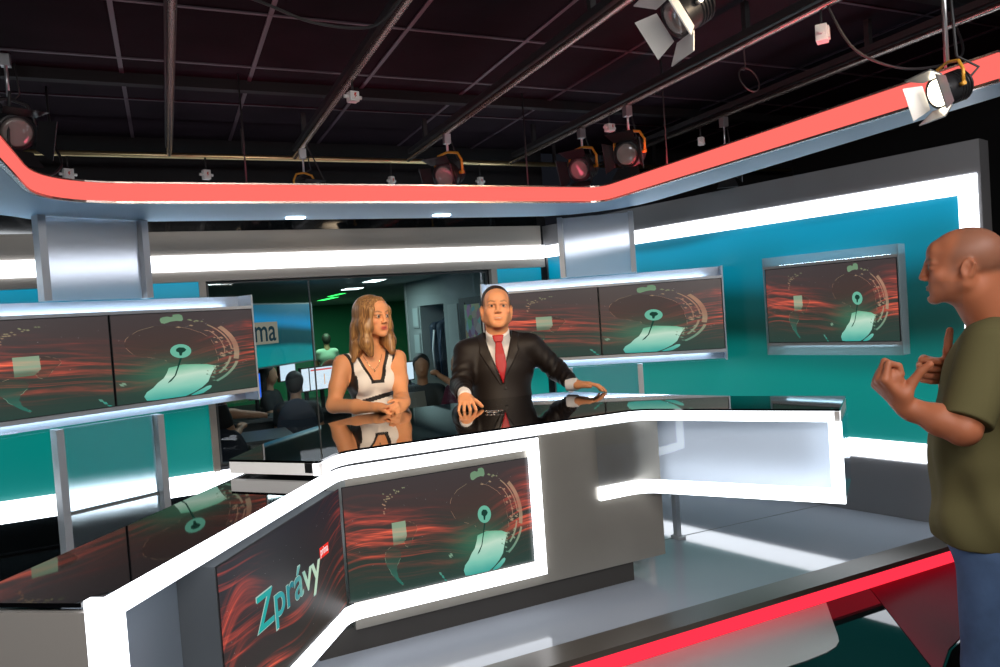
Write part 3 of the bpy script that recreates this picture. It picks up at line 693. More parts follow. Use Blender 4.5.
fresnel((1.58, 1.86, 2.085), (-.85, .15, -.55), .062, ZL, 'lamp with open white flaps high at the top of the picture', yoke='lamp_silver', doors=(38, 38, 45, 45), door_mat='white_plastic', arm=1.525)
fresnel((2.055, 1.345, 1.71), (-.93, .27, -.30), .043, ZL, 'lit lamp with flared flaps glowing in front of the red band\'s right end', doors=(25, 25, 28, 28), lit=True, door_mat='lamp_silver', arm=2.236)
fresnel((2.97, 3.25, 1.90), (-.6, -.7, -.5), .05, ZL, 'small dark lamp hanging between canopy arm and grey wall top', yoke='lamp_black', doors=(30, 30, 30, 30))

def socket_box(loc, sx, sy, sz, rz, label, zt=None):
    t = empty('socket_box', loc, 0); tag(t, label, 'box', None)
    c, s_ = cos(rz), sin(rz); L0 = Vector(loc); X = Vector((c, s_, 0)); Y = Vector((-s_, c, 0)); Z = Vector((0, 0, 1))
    b = MB(); b.obox(L0, (X, Y, Z), sx/2, sy/2, sz/2); b.obox(L0-Y*(sy/2+.003), (X, Y, Z), sx*.38, .003, sz*.38)
    b.build('body', MT['white_plastic'], t, bevel=.003)
    b = MB(); b.quad([L0+X*x-Y*(sy/2+.0065)+Z*z for x, z in ((-.004, .012), (.006, .012), (.000, .002), (.006, .002), (-.006, -.014), (-.001, -.001), (-.007, -.001))])
    b.build('warning_mark', glow('mark', (.6, .05, .04), .5) if 0 else mat('red_mark', (.6, .05, .03), .5), t)
    for q in (-1, 1):
        b = MB(); b.tube([L0+X*q*sx/2, L0+X*q*(sx/2+.018)], .008, 8); b.build('socket', MT['white_plastic'], t)
    if zt:
        b = MB(); b.tube([L0+Z*sz/2, (loc[0], loc[1], zt)], .005, 6); b.build('bracket', MT['black'], t)
    return t
socket_box((-.42, 4.6, 2.085), .05, .035, .06, .35, 'white socket box with red bolt mark on the cross pipe, far left', ZL)
socket_box((.28, 4.56, 2.085), .042, .035, .055, .35, 'small white socket box hanging beside the leftmost front-to-back pipe', ZL)
socket_box((.79, 3.06, 2.12), .042, .042, .042, .2, 'white socket box hanging alone under the ceiling, above the woman', ZL)
socket_box((1.40, 4.6, 2.07), .03, .035, .055, .35, 'small socket box on the cross pipe, left of the lamp above the presenters', ZL)
socket_box((2.25, 1.93, 2.10), .05, .04, .06, .6, 'white socket box with a red mark on the pipe at the top right', ZL)
socket_box((2.97, 3.45, 2.10), .03, .03, .05, .5, 'tiny white connector hanging from the rightmost pipe over the canopy arm', ZL)
socket_box((2.25, 3.33, 2.12), .045, .04, .04, .2, 'white socket box above the pinkish-lens lamp on the fourth pipe', ZL)
socket_box((2.02, 4.58, 2.07), .035, .03, .055, .2, 'white socket box on the cross pipe between two lamps over the canopy', ZL)

def cable(pts, label, r=.005):
    P = [Vector(p) for p in pts]; out = []
    for i in range(len(P)-1):
        a, b_ = P[i], P[i+1]; p0 = P[max(i-1, 0)]; p3 = P[min(i+2, len(P)-1)]
        for k in range(8):
            t = k/8; out.append(.5*((2*a)+(b_-p0)*t+(2*p0-5*a+4*b_-p3)*t*t+(3*a-p0-3*b_+p3)*t**3))
    out.append(P[-1]); b = MB(); b.tube(out, r, 6); o = b.build('cable', MT['black_rubber']); tag(o, label, 'cable'); return o
cable([(.79, 2.1, 2.23), (.72, 2.2, 2.14), (.66, 2.3, 2.11), (.50, 2.4, 2.15), (.30, 2.45, 2.23), (.092, 2.5, 2.235)], 'dark cable drooping between the two left pipes at the top of the picture')
cable([(2.25, 1.9, 2.19), (2.32, 1.85, 2.02), (2.45, 1.75, 1.93), (2.7, 1.72, 1.98), (2.97, 1.9, 2.18)], 'black cable looping down beside the lit lamp at the right')
coil = [(2.27+.05*cos(a), 2.32+.02*sin(a), 2.06+.055*sin(a)) for a in [2*pi*k/10*1.0+1.57 for k in range(21)]]
cable([(2.25, 2.32, 2.19)]+coil, 'coil of black cable hanging from the fourth pipe', .0035)
cable([(.79, 4.2, 2.2), (.86, 4.22, 2.06), (.9, 4.25, 1.95), (.87, 4.3, 1.86), (.7, 4.3, 1.84), (.6, 4.35, 1.87)], 'loop of cable hanging round the lamp cluster left of the woman', .004)
cable([(-.5, 3.5, 2.2), (-.52, 3.55, 1.95), (-.42, 3.6, 1.88), (-.36, 3.7, 1.95), (-.4, 3.8, 2.1), (-.42, 3.95, 2.36)], 'cable hanging in a loop by the dark lamp at the left edge', .006)
# ------------------------------------------------------------------ figures: blended solids turned into one continuous skin
AR = radians(24.5); CA, SA = cos(AR), sin(AR)
def to_set(p): return (CA*p[0]+SA*p[1], -SA*p[0]+CA*p[1], p[2])
A_ = np.array
class Vol:
    def __init__(s, lo, hi, h):
        s.lo = A_(lo, float); s.h = h; s.n = np.maximum(np.ceil((A_(hi, float)-s.lo)/h).astype(int)+1, 4)
        s.ax = [(s.lo[i]+h*np.arange(s.n[i])).astype(np.float32) for i in range(3)]
        s.d = np.full(s.n, 1., np.float32)
    def reg(s, lo, hi):
        i0 = np.clip(np.floor((A_(lo)-s.lo)/s.h).astype(int), 0, s.n); i1 = np.clip(np.ceil((A_(hi)-s.lo)/s.h).astype(int)+1, 0, s.n)
        sl = tuple(slice(a, b) for a, b in zip(i0, i1)); X = s.ax[0][sl[0]][:, None, None]; Y = s.ax[1][sl[1]][None, :, None]; Z = s.ax[2][sl[2]][None, None, :]
        return sl, X, Y, Z
    def op(s, lo, hi, fn, k=.01, op='u'):
        m = k+3*s.h; sl, X, Y, Z = s.reg(A_(lo, float)-m, A_(hi, float)+m)
        if 0 in s.d[sl].shape: return s
        p = fn(X, Y, Z); a = s.d[sl]
        if op == 'u': h = np.maximum(k-np.abs(a-p), 0)/k; r = np.minimum(a, p)-h*h*k*.25
        elif op == 's': p = -p; h = np.maximum(k-np.abs(a-p), 0)/k; r = np.maximum(a, p)+h*h*k*.25
        else: h = np.maximum(k-np.abs(a-p), 0)/k; r = np.maximum(a, p)+h*h*k*.25
        s.d[sl] = r; return s
    def cone(s, a, b, ra, rb, k=.01, op='u', sq=None):
        a = A_(a, float); b = A_(b, float); R = max(ra, rb); ab = b-a; L2 = max(ab@ab, 1e-9)
        def fn(X, Y, Z):
            t = np.clip(((X-a[0])*ab[0]+(Y-a[1])*ab[1]+(Z-a[2])*ab[2])/L2, 0, 1)
            return np.sqrt((X-a[0]-t*ab[0])**2+(Y-a[1]-t*ab[1])**2+(Z-a[2]-t*ab[2])**2)-(ra+(rb-ra)*t)
        return s.op(np.minimum(a, b)-R, np.maximum(a, b)+R, fn, k, op)
    def ell(s, c, r, R=None, k=.01, op='u'):
        c = A_(c, float); r = A_(r, float); R = np.eye(3) if R is None else A_(R, float); m = max(r)   # rows of R = local axes
        def fn(X, Y, Z):
            x, y, z = X-c[0], Y-c[1], Z-c[2]
            q = [(R[i][0]*x+R[i][1]*y+R[i][2]*z) for i in range(3)]
            k0 = np.sqrt((q[0]/r[0])**2+(q[1]/r[1])**2+(q[2]/r[2])**2); k1 = np.sqrt((q[0]/r[0]**2)**2+(q[1]/r[1]**2)**2+(q[2]/r[2]**2)**2)
            return k0*(k0-1)/np.maximum(k1, 1e-6)
        return s.op(c-m, c+m, fn, k, op)
    def plane(s, p, n, k=.004, keep=True):      # keep the side the normal points away from
        p = A_(p, float); n = A_(n, float); n = n/np.linalg.norm(n)
        fn = lambda X, Y, Z: (X-p[0])*n[0]+(Y-p[1])*n[1]+(Z-p[2])*n[2]
        return s.op(s.lo, s.lo+s.h*s.n, fn, k, 'i')
    def mesh(s):
        d = s.d; S = d < 0; nx, ny, nz = s.n
        cnt = np.zeros((nx-1, ny-1, nz-1), np.int8)
        for i in (0, 1):
            for j in (0, 1):
                for k in (0, 1): cnt += S[i:nx-1+i, j:ny-1+j, k:nz-1+k]
        act = np.argwhere((cnt > 0) & (cnt < 8)); del cnt
        idx = np.full((nx-1, ny-1, nz-1), -1, np.int32); idx[tuple(act.T)] = np.arange(len(act))
        acc = np.zeros((len(act), 3)); w = np.zeros(len(act)); cr = {}
        for i in (0, 1):
            for j in (0, 1):
                for k in (0, 1): cr[i, j, k] = d[act[:, 0]+i, act[:, 1]+j, act[:, 2]+k].astype(float)
        for a in cr:
            for ax in range(3):
                if a[ax]: continue
                b = list(a); b[ax] = 1; b = tuple(b); va, vb = cr[a], cr[b]; m = (va < 0) != (vb < 0)
                t = np.where(m, va/np.where(m, va-vb, 1), 0); t = np.clip(t, 0, 1)
                for q in range(3): acc[:, q] += m*(a[q]+(t if q == ax else 0))
                w += m
        V = s.lo+s.h*(act+acc/w[:, None])
        F = []
        for ax in range(3):
            o1, o2 = (ax+1) % 3, (ax+2) % 3
            lo = [slice(None)]*3; hi = [slice(None)]*3; lo[ax] = slice(0, -1); hi[ax] = slice(1, None)
            A0 = S[tuple(lo)]; B0 = S[tuple(hi)]; E = np.argwhere(A0 != B0)
            E = E[(E[:, o1] > 0) & (E[:, o2] > 0) & (E[:, o1] < s.n[o1]-1) & (E[:, o2] < s.n[o2]-1)]
            ins = A0[tuple(E.T)]; q = []
            for da, db in ((-1, -1), (0, -1), (0, 0), (-1, 0)):
                C = E.copy(); C[:, o1] += da; C[:, o2] += db; q.append(idx[tuple(C.T)])
            Q = np.stack(q, 1); Q[~ins] = Q[~ins][:, ::-1]; F.append(Q)
        F = np.concatenate(F); F = F[(F >= 0).all(1)]
        return V, F
def smooth(V, F, it):
    for _ in range(it):
        acc = np.zeros_like(V); w = np.zeros(len(V))
        for a, b in ((0, 1), (1, 2), (2, 3), (3, 0)):
            for i, j in ((a, b), (b, a)):
                acc += np.stack([np.bincount(F[:, i], V[F[:, j], q], len(V)) for q in range(3)], 1); w += np.bincount(F[:, i], minlength=len(V))
        V = V*.4+.6*acc/np.maximum(w, 1)[:, None]
    return V
def skin_obj(name, vol, mats, parent, base, mi=None, col=None, it=1, vfn=None):
    V, F = vol.mesh(); V = smooth(V, F, it)
    if vfn is not None: V = vfn(V)
    me = bpy.data.meshes.new(name); P = V-A_([base[0], base[1], base[2]])
    me.vertices.add(len(P)); me.vertices.foreach_set('co', P.astype(np.float32).ravel())
    me.loops.add(F.size); me.loops.foreach_set('vertex_index', F.astype(np.int32).ravel())
    me.polygons.add(len(F)); me.polygons.foreach_set('loop_start', np.arange(0, F.size, 4, dtype=np.int32)); me.polygons.foreach_set('loop_total', np.full(len(F), 4, np.int32))
    if not isinstance(mats, list): mats = [mats]
    for m in mats: me.materials.append(m)
    if mi is not None: me.polygons.foreach_set('material_index', mi(V[F].mean(1)).astype(np.int32))
    me.update(calc_edges=True); me.polygons.foreach_set('use_smooth', [True]*len(F))
    if col is not None:
        a = me.color_attributes.new('Col', 'FLOAT_COLOR', 'POINT'); c = np.ones((len(V), 4), np.float32); c[:, :3] = col(V); a.data.foreach_set('color', c.ravel())
    o = bpy.data.objects.new(name, me); COL.objects.link(o); o.parent = parent; return o
def person_root(base, label, name='person', group=None):
    o = empty(name, to_set(base), -AR); tag(o, label, 'person', group); return o

def skin_mat(name, rough=.5, sss=.12):
    m = mat(name, (.6, .35, .25), rough, spec=.35); nt = m.node_tree; b = nt.nodes['Principled BSDF']
    a = nt.nodes.new('ShaderNodeVertexColor'); a.layer_name = 'Col'; nt.links.new(a.outputs['Color'], b.inputs['Base Color'])
    b.inputs['Subsurface Weight'].default_value = sss; b.inputs['Subsurface Scale'].default_value = .01; b.inputs['Subsurface Radius'].default_value = (1, .35, .2)
    return m
MT['skin'] = skin_mat('skin'); MT['hair_man'] = mat('short_hair', (.035, .018, .010), .6, bump=.6, bscale=500)
MT['suit'] = mat('suit_cloth', (.011, .0068, .0055), .55, spec=.3, bump=.25, bscale=600); MT['shirt'] = mat('shirt_cloth', (.80, .78, .78), .7)
MT['tie'] = mat('red_satin_tie', (.42, .004, .010), .42, spec=.35); MT['dress'] = mat('white_dress', (.85, .80, .76), .8); MT['trim'] = mat('black_trim', (.012, .010, .010), .6)
MT['tshirt'] = mat('olive_tshirt', (.108, .094, .040), .85, spec=.15, noise=.05, nscale=5, bump=.3, bscale=700)
MT['eye_white'] = mat('eye_white', (.50, .44, .40), .25); MT['iris'] = mat('iris', (.05, .03, .02), .1)

def unitv(v): v = A_(v, float); return v/np.linalg.norm(v)
def head_frame(yaw, pitch=0., roll=0.):
    """yaw 0 faces the camera (-Y); positive turns the face to +X (picture right)"""
    f = A_([sin(yaw)*cos(pitch), -cos(yaw)*cos(pitch), sin(pitch)]); x = unitv(np.cross(f, [0, 0, 1])); x = -x  # face-left axis seen by viewer on the right
    x = unitv(np.cross([0, 0, 1], f)); u = np.cross(f, x); x, u = x*cos(roll)+u*sin(roll), u*cos(roll)-x*sin(roll)
    return x, -f, u                      # local x (right-handed), y (backwards), z (up)
def add_head(v, c, fr, s=1., fem=False, neck=None, neck_r=.056):
    x, y, z = fr; R = A_([x, y, z]); c = A_(c, float)
    T = lambda p: c+s*(p[0]*x+p[1]*y+p[2]*z)
    E = lambda p, r, k=.01, op='u', RR=None: v.ell(T(p), A_(r)*s, R if RR is None else RR, k*s, op)
    K = lambda a, b, ra, rb, k=.01, op='u': v.cone(T(a), T(b), ra*s, rb*s, k*s, op)
    E((0, .020, .035), (.0745, .094, .083)); E((0, -.012, .035), (.066, .078, .070), .02)
    jw = .050 if fem else .059
    E((0, -.030, -.035), (.055 if fem else .068, .060, .078), .02)
    for q in (-1, 1):
        K((q*jw, .008, -.050), (q*.018, -.070, -.098 if not fem else -.094), .018, .014, .02)
        K((q*jw, .015, -.015), (q*jw, .008, -.055), .018, .018, .02)
        K((q*.012, -.088, .013), (q*.042, -.076, .015), .010 if not fem else .007, .009 if not fem else .006, .012)
        E((q*(.038 if fem else .042), -.064, -.026), (.018 if fem else .020, .018, .018), .02)
        E((q*(.022 if fem else .026), -.068 if fem else -.072, -.066), (.020, .016, .024), .02)
    E((0, -.078, -.098), (.020 if not fem else .016, .016, .015), .018)
    E((0, -.074, .045), (.045, .020, .030), .02)
    for q in (-1, 1): E((q*.031, -.101, -.001), (.0165, .020, .0115), .010, 's')
    for q in (-1, 1): E((q*.031, -.0765, -.001), (.0165, .0158, .0135), .004)
    for q in (-1, 1): E((q*.031, -.0945, -.0012), (.0120, .0085, .0033 if fem else .0034), .002, 's')
    K((0, -.0925, .014), (0, -.1075 if not fem else -.104, -.030), .0085, .0105 if not fem else .0082, .012)
    for q in (-1, 1): E((q*.012, -.100, -.035), (.0085, .011, .0075), .006)
    for q in (-1, 1): E((q*.0065, -.106, -.0425), (.003, .005, .003), .003, 's')
    ly = .003 if fem else -.001
    E((0, -.0905+ly, -.0605), (.018 if fem else .022, .0075, .0042), .005)
    E((0, -.090+ly, -.0695), (.016 if fem else .019, .0075, .0048), .005); E((0, -.104, -.0652), (.022, .010, .0015), .002, 's')
    E((0, -.090, -.084), (.020, .006, .005), .008, 's')
    for q in (-1, 1):   # ears
        RR = A_([unitv(x+q*.22*y), unitv(y-q*.22*x), z]); E((q*.079, .012, -.012), (.0065, .019, .032), .006, 'u', RR)
        K((q*.077, .020, .016), (q*.085, .030, .006), .006, .005, .006); K((q*.085, .030, .004), (q*.080, .020, -.030), .005, .006, .006)
        E((q*.0875, .008, -.010), (.0045, .009, .014), .005, 's', RR); K((q*.074, .006, -.036), (q*.075, .000, -.030), .007, .006, .006)
    if neck is not None:
        v.cone(T((0, .022, -.075)), neck, neck_r*s, neck_r*1.06, .02)
    return T
def head_paint(T, fr, c, s, base, fem=False, brow=(.10, .05, .03), lip=(.62, .20, .16), stub=None, stub_fn=None):
    x, y, z = [A_(q) for q in fr]; c = A_(c, float); base = A_(base)
    def f(V):
        L = (V-c)/s; l = np.stack([L@x, L@y, L@z], 1); col = np.tile(base, (len(V), 1)).astype(np.float32)
        def mix(w, cc): w = np.clip(w, 0, 1)[:, None]; col[:] = col*(1-w)+A_(cc)*w
        front = l[:, 1] < -.05
        mix(.25*np.exp(-(((abs(l[:, 0])-.045)/.02)**2+((l[:, 2]+.03)/.02)**2))*front, (.72, .26, .18))
        g = np.exp(-((l[:, 0]/.022)**4+((l[:, 2]+.0655)/(.011 if fem else .0085))**4)); mix(g*front*(.95 if fem else .55), lip)
        bz = .020+.006*np.clip((abs(l[:, 0])-.015)/.02, 0, 1)-.004*np.clip((abs(l[:, 0])-.038)/.01, 0, 1)
        g = np.exp(-(((abs(l[:, 0])-.031)/.019)**6+((l[:, 2]-bz)/(.0035 if fem else .0042))**4)); mix(g*front*(.85 if fem else .8), brow)
        g = np.exp(-(((abs(l[:, 0])-.031)/.0175)**4+((l[:, 2]-.0055)/.0035)**4)); mix(g*front*(.85 if fem else .65), (.06, .03, .02))
        g = np.exp(-(((abs(l[:, 0])-.031)/.016)**4+((l[:, 2]+.0085)/.0028)**4)); mix(g*front*(.5 if fem else .25), (.12, .06, .04))
        g = np.exp(-((l[:, 0]/.017)**4+((l[:, 2]+.0652)/.0018)**4)); mix(g*front*.8, (.16, .05, .04) if stub is None or stub[0] > .11 else (.70, .60, .52))
        if stub is not None: mix(stub_fn(l), stub)
        return col
    return f
def add_eyes(T, fr, parent, base, look=(0, 0)):
    x, y, z = [Vector(q) for q in fr]
    for q in (-1, 1):
        c = Vector(T((q*.031, -.0790, -.0012))); b = MB(); a = (-y+x*look[0]+z*look[1]).normalized()
        b.lathe(c-a*.0125, a, [(0, .001), (.003, .008), (.0125, .0125), (.0205, .0095), (.0225, .0072), (.0226, .0070)], 14)
        n0 = len(b.f)
        b.lathe(c+a*.0101, a, [(0, .0068), (.0016, .0045), (.002, .001)], 12, 1)
        b.v = [tuple(Vector(v)-Vector(base)+Vector(parent.location)) for v in b.v]
        b.build('eye', [MT['eye_white'], MT['iris']], parent)
def wmb(b, name, m, parent, base):      # small parts given in the figure's own coordinates
    b.v = [tuple(Vector(v)-Vector(base)+Vector(parent.location)) for v in b.v]; return b.build(name, m, parent)

def rot(v, ax, a):
    v = A_(v, float); ax = unitv(ax); return v*cos(a)+np.cross(ax, v)*sin(a)+ax*(ax@v)*(1-cos(a))
def add_hand(v, w, f, n, th, curls=((20, 30, 20),)*4, thumb=(.6, .75, .2), tcurl=20, s=1., splay=5):
    """w wrist, f direction of the palm, n palm normal (fingers bend to it), th side of the thumb"""
    w = A_(w, float); f = unitv(f); n = A_(n, float); n = unitv(n-f*(n@f)); t = np.cross(f, n); t = t if t@A_(th) > 0 else -t
    if curls[0][0] > 55: v.ell(w+s*(.072*f+.022*n), A_((.034, .036, .030))*s, A_([f, t, n]), .012)
    P = lambda a, b, c: w+s*(a*f+b*t+c*n)
    v.cone(w-f*.02, P(.02, 0, 0), .024*s, .023*s, .02)
    kn = [(.092, .029), (.096, .0095), (.091, -.0100), (.083, -.028)]
    for a, b in kn: v.cone(P(.018, b*.55, 0), P(a-.006, b, .0), .0145*s, .0105*s, .014)
    v.cone(P(.03, .024, .008), P(.05, .022, .006), .016*s, .013*s, .014); v.cone(P(.03, -.022, .006), P(.06, -.024, .004), .014*s, .011*s, .012)
    ln = [(.043, .026, .021), (.048, .029, .022), (.044, .027, .021), (.034, .020, .018)]
    for i, ((a, b), L, cu) in enumerate(zip(kn, ln, curls if len(curls) == 4 else curls*4)):
        p = P(a-.004, b, 0); sp = radians((1.5-i)*splay); d0 = unitv(f*cos(sp)+t*sin(sp)); ax = np.cross(f, n); ang = 0; r = (.0088, .0092, .0088, .0076)[i]*s
        for j in range(3):
            ang += radians(cu[j]); d = rot(d0, ax, ang); q = p+d*L[j]*s; v.cone(p, q, r, r*.92, .0035 if j else .008); p = q; r *= .93
    d = unitv(f*thumb[0]+t*thumb[1]+n*thumb[2]); p = P(.022, .020, .006); ax = np.cross(d, n if abs(d@n) < .9 else f)
    r = .0135*s
    for j, L in enumerate((.040, .032, .026)):
        if j: d = rot(d, np.cross(t, f)*np.sign(np.cross(t, f)@n+1e-6)*0+np.cross(d, unitv(f*.6-t*.4+n*.3)), radians(tcurl))
        q = p+d*L*s; v.cone(p, q, r, r*.86, .012 if j == 0 else .004); p = q; r *= .88

# ================================================================== the woman
def make_woman():
    base = (-.69, 3.84, 0.); root = person_root(base, 'long-haired blonde woman in a white sleeveless dress with black trim, seated at the desk')
    h = .0036; yw = radians(24); X = A_([cos(yw), sin(yw), 0]); Fd = A_([sin(yw), -cos(yw), 0]); R = A_([X, -Fd, [0, 0, 1.]])
    B = A_([-.69, 3.83, 0.]); P = lambda a, f, z: B+X*a+Fd*f+A_([0, 0, z])
    hc = A_([-.655, 3.80, 1.194]); fr = head_frame(radians(49), radians(0)); HS = .94
    shL, shR = P(-.148, .0, .962), P(.148, .0, .962)
    elL = A_([-.868, 3.70, .757]); elR = A_([-.530, 3.75, .765]); wrL = A_([-.605, 3.52, .750]); wrR = A_([-.490, 3.555, .757])
    def torso(v, e=0.):
        v.ell(P(0, .0, .50), (.165+e, .115+e, .11+e), R, .03); v.ell(P(0, .0, .68), (.112+e, .080+e, .15+e), R, .06)
        v.ell(P(0, .0, .86), (.130+e, .084+e, .115+e), R, .05)
        v.cone(P(-.11, .0, .955), P(.11, .0, .955), .045+e, .045+e, .04)
        for q in (-1, 1): v.ell(P(q*.062, .070, .855), (.052+e, .045+e, .052+e), R, .03)
    v = Vol((-1.02, 3.30, .0), (-.36, 4.02, 1.36), h)
    torso(v)
    v.cone(P(-.03, -.01, 1.0), P(.03, -.01, 1.0), .05, .05, .04)
    for sh, el, wr in ((shL, elL, wrL), (shR, elR, wrR)):
        v.cone(sh, sh*.45+el*.55, .047, .042, .03); v.cone(sh*.45+el*.55, el, .042, .036, .02); v.cone(el, el*.5+wr*.5, .037, .034, .02); v.cone(el*.5+wr*.5, wr, .034, .022, .02)
    for q in (-1, 1):
        v.cone(P(q*.08, .03, .50), P(q*.085, .40, .50), .078, .055, .03); v.cone(P(q*.085, .40, .50), P(q*.085, .36, .10), .052, .036, .02); v.cone(P(q*.085, .36, .06), P(q*.085, .50, .035), .034, .026, .02)
    T = add_head(v, hc, fr, HS, True, P(0, .0, 1.0), .046)
    add_hand(v, wrL, (.98, -.35, -.06), (-.1, -.3, -1), (0, -1, .3), ((35, 35, 25), (38, 38, 25), (42, 40, 25), (45, 40, 25)), (.8, .5, .4), 15, .86, 3)
    add_hand(v, wrR, (-.25, -.95, -.12), (-.9, .25, -.3), (0, 0, 1), ((35, 45, 30), (38, 48, 30), (42, 50, 30), (45, 50, 30)), (.8, .5, .2), 15, .86, 2)
    paint = head_paint(T, fr, hc, HS, (.76, .34, .16), True, (.16, .07, .035), (.58, .09, .08))
    def nails(V): 
        c = paint(V); return c
    skin_obj('body', v, MT['skin'], root, base, col=nails); add_eyes(T, fr, root, base, (.05, -.02))
    # dress
    w = Vol((-.92, 3.55, .40), (-.46, 4.02, 1.04), h); torso(w, .006); w.cone(P(-.15, 0, .975), P(.15, 0, .975), .045, .045, .02)
    for q in (-1, 1):
        a = P(q*.150, 0, .90); 
        w.op(a-.2, a+.2, lambda X_, Y_, Z_: np.sqrt(((X_-B[0])*X[0]+(Y_-B[1])*X[1]-q*.190)**2*.9+(Z_-.925)**2*.42)-.072, .01, 's')
    axx = lambda X_, Y_: (X_-B[0])*X[0]+(Y_-B[1])*X[1]
    aff = lambda X_, Y_: (X_-B[0])*Fd[0]+(Y_-B[1])*Fd[1]
    def vneck(X_, Y_, Z_, g=0.):
        a = np.abs(axx(X_, Y_)-.004); half = .018+np.clip((Z_-.868)/.125, 0, 1.3)*.052+g
        return np.maximum(np.maximum(a-half, .868-g-Z_), -.012-aff(X_, Y_))
    w.op((-.9, 3.55, .80), (-.46, 4.0, 1.1), vneck, .003, 's')
    w.plane(P(0, 0, 1.012), (0, 0, 1)); w.plane(P(0, 0, .42), (0, 0, -1))
    def mi(c):
        nv = vneck(c[:, 0], c[:, 1], c[:, 2], .0) < .0165
        a = axx(c[:, 0], c[:, 1]); f = aff(c[:, 0], c[:, 1]); m = nv & (f > -.012)
        for q in (-1, 1): m |= np.sqrt((a-q*.190)**2*.9+(c[:, 2]-.925)**2*.42) < .086
        m |= (np.abs(a) > .097) & (c[:, 2] < .90) & (c[:, 2] > .70)
        m |= np.abs(c[:, 2]-(.775+.9*np.maximum(0, .0+0*a)-.5*a*a+.02*np.clip(a/.1, -1, 1))) < .012
        return m
    skin_obj('dress', w, [MT['dress'], MT['trim']], root, base, mi=mi)
    # hair
    hv = Vol((-.90, 3.58, .86), (-.46, 4.04, 1.36), h); x, y, z = fr; s = HS; RR = A_([x, y, z])
    Th = lambda p: hc+s*(p[0]*x+p[1]*y+p[2]*z); HE = lambda p, r, k=.02, op='u': hv.ell(Th(p), A_(r)*s, RR, k, op); HK = lambda a, b, ra, rb, k=.02, op='u': hv.cone(Th(a), Th(b), ra*s, rb*s, k, op)
    HE((0, .026, .040), (.086, .102, .084)); HE((0, .045, -.03), (.088, .080, .11), .03)
    for q in (-1, 1):
        HK((q*.062, -.010, .04), (q*.074, -.018, -.05), .030, .030, .03); HK((q*.074, -.018, -.05), (q*.080, -.028, -.14), .030, .032, .04); HK((q*.080, -.028, -.14), (q*.070, -.045 if q < 0 else -.06, -.20), .032, .020, .04)
        HK((q*.06, .06, -.06), (q*.085, .06, -.19), .045, .038, .03)
        HK((q*.020, -.048, .084), (q*.054, -.060, .032), .017, .014, .03); HK((q*.056, -.062, .03), (q*.066, -.050, -.06), .014, .020, .03)
    HK((0, .08, -.05), (0, .08, -.20), .05, .045, .03); HK((-.10, .03, -.15), (-.13, .03, -.235), .030, .012)
    hv.op(Th((0, 0, 0))-.15, Th((0, 0, 0))+.15, lambda X_, Y_, Z_: (lambda l0, l1, l2: np.maximum(np.sqrt((l0/.054)**2+((l2+.02)/.088)**2)*.05-.05, l1+.045))(*[(q[0]*(X_-hc[0])+q[1]*(Y_-hc[1])+q[2]*(Z_-hc[2]))/s for q in fr]), .008, 's')
    HE((0, -.085, -.115), (.055, .075, .085), .01, 's'); HE((0, -.02, -.16), (.040, .06, .09), .01, 's')
    hm = bpy.data.materials.new('blonde_hair'); hm.use_nodes = True; nt = hm.node_tree; bs = nt.nodes['Principled BSDF']; tc = nt.nodes.new('ShaderNodeTexCoord'); mp = nt.nodes.new('ShaderNodeMapping'); mp.inputs['Scale'].default_value = (130, 130, 7)
    nz = nt.nodes.new('ShaderNodeTexNoise'); nz.inputs['Scale'].default_value = 1; nz.inputs['Detail'].default_value = 3; nt.links.new(tc.outputs['Object'], mp.inputs[0]); nt.links.new(mp.outputs[0], nz.inputs['Vector'])
    nt.links.new(ramp(nt, nz.outputs['Fac'], [(.3, (.13, .055, .02)), (.5, (.30, .145, .05)), (.72, (.52, .30, .12))]), bs.inputs['Base Color']); bs.inputs['Roughness'].default_value = .38
    bp = nt.nodes.new('ShaderNodeBump'); bp.inputs['Strength'].default_value = .5; bp.inputs['Distance'].default_value = .003; nt.links.new(nz.outputs['Fac'], bp.inputs['Height']); nt.links.new(bp.outputs[0], bs.inputs['Normal'])
    skin_obj('hair', hv, hm, root, base, it=5)
    # necklace
    b = MB(); pts = [P(a, .058+.022*(1-abs(a)/.05)**.5, .995-.075*(1-(abs(a)/.05)**1.5)) for a in [-.05+.01*k for k in range(11)]]
    pts = [tuple(p) for p in pts]; b.tube(pts, .0011, 5); c = pts[5]; b.lathe((c[0], c[1], c[2]-.012), (0, 0, 1), [(0, .001), (.004, .004), (.008, .003), (.012, .001)], 8)
    wmb(b, 'necklace', mat('necklace', (.8, .7, .5), .2, 1.), root, base)
    return root
make_woman()

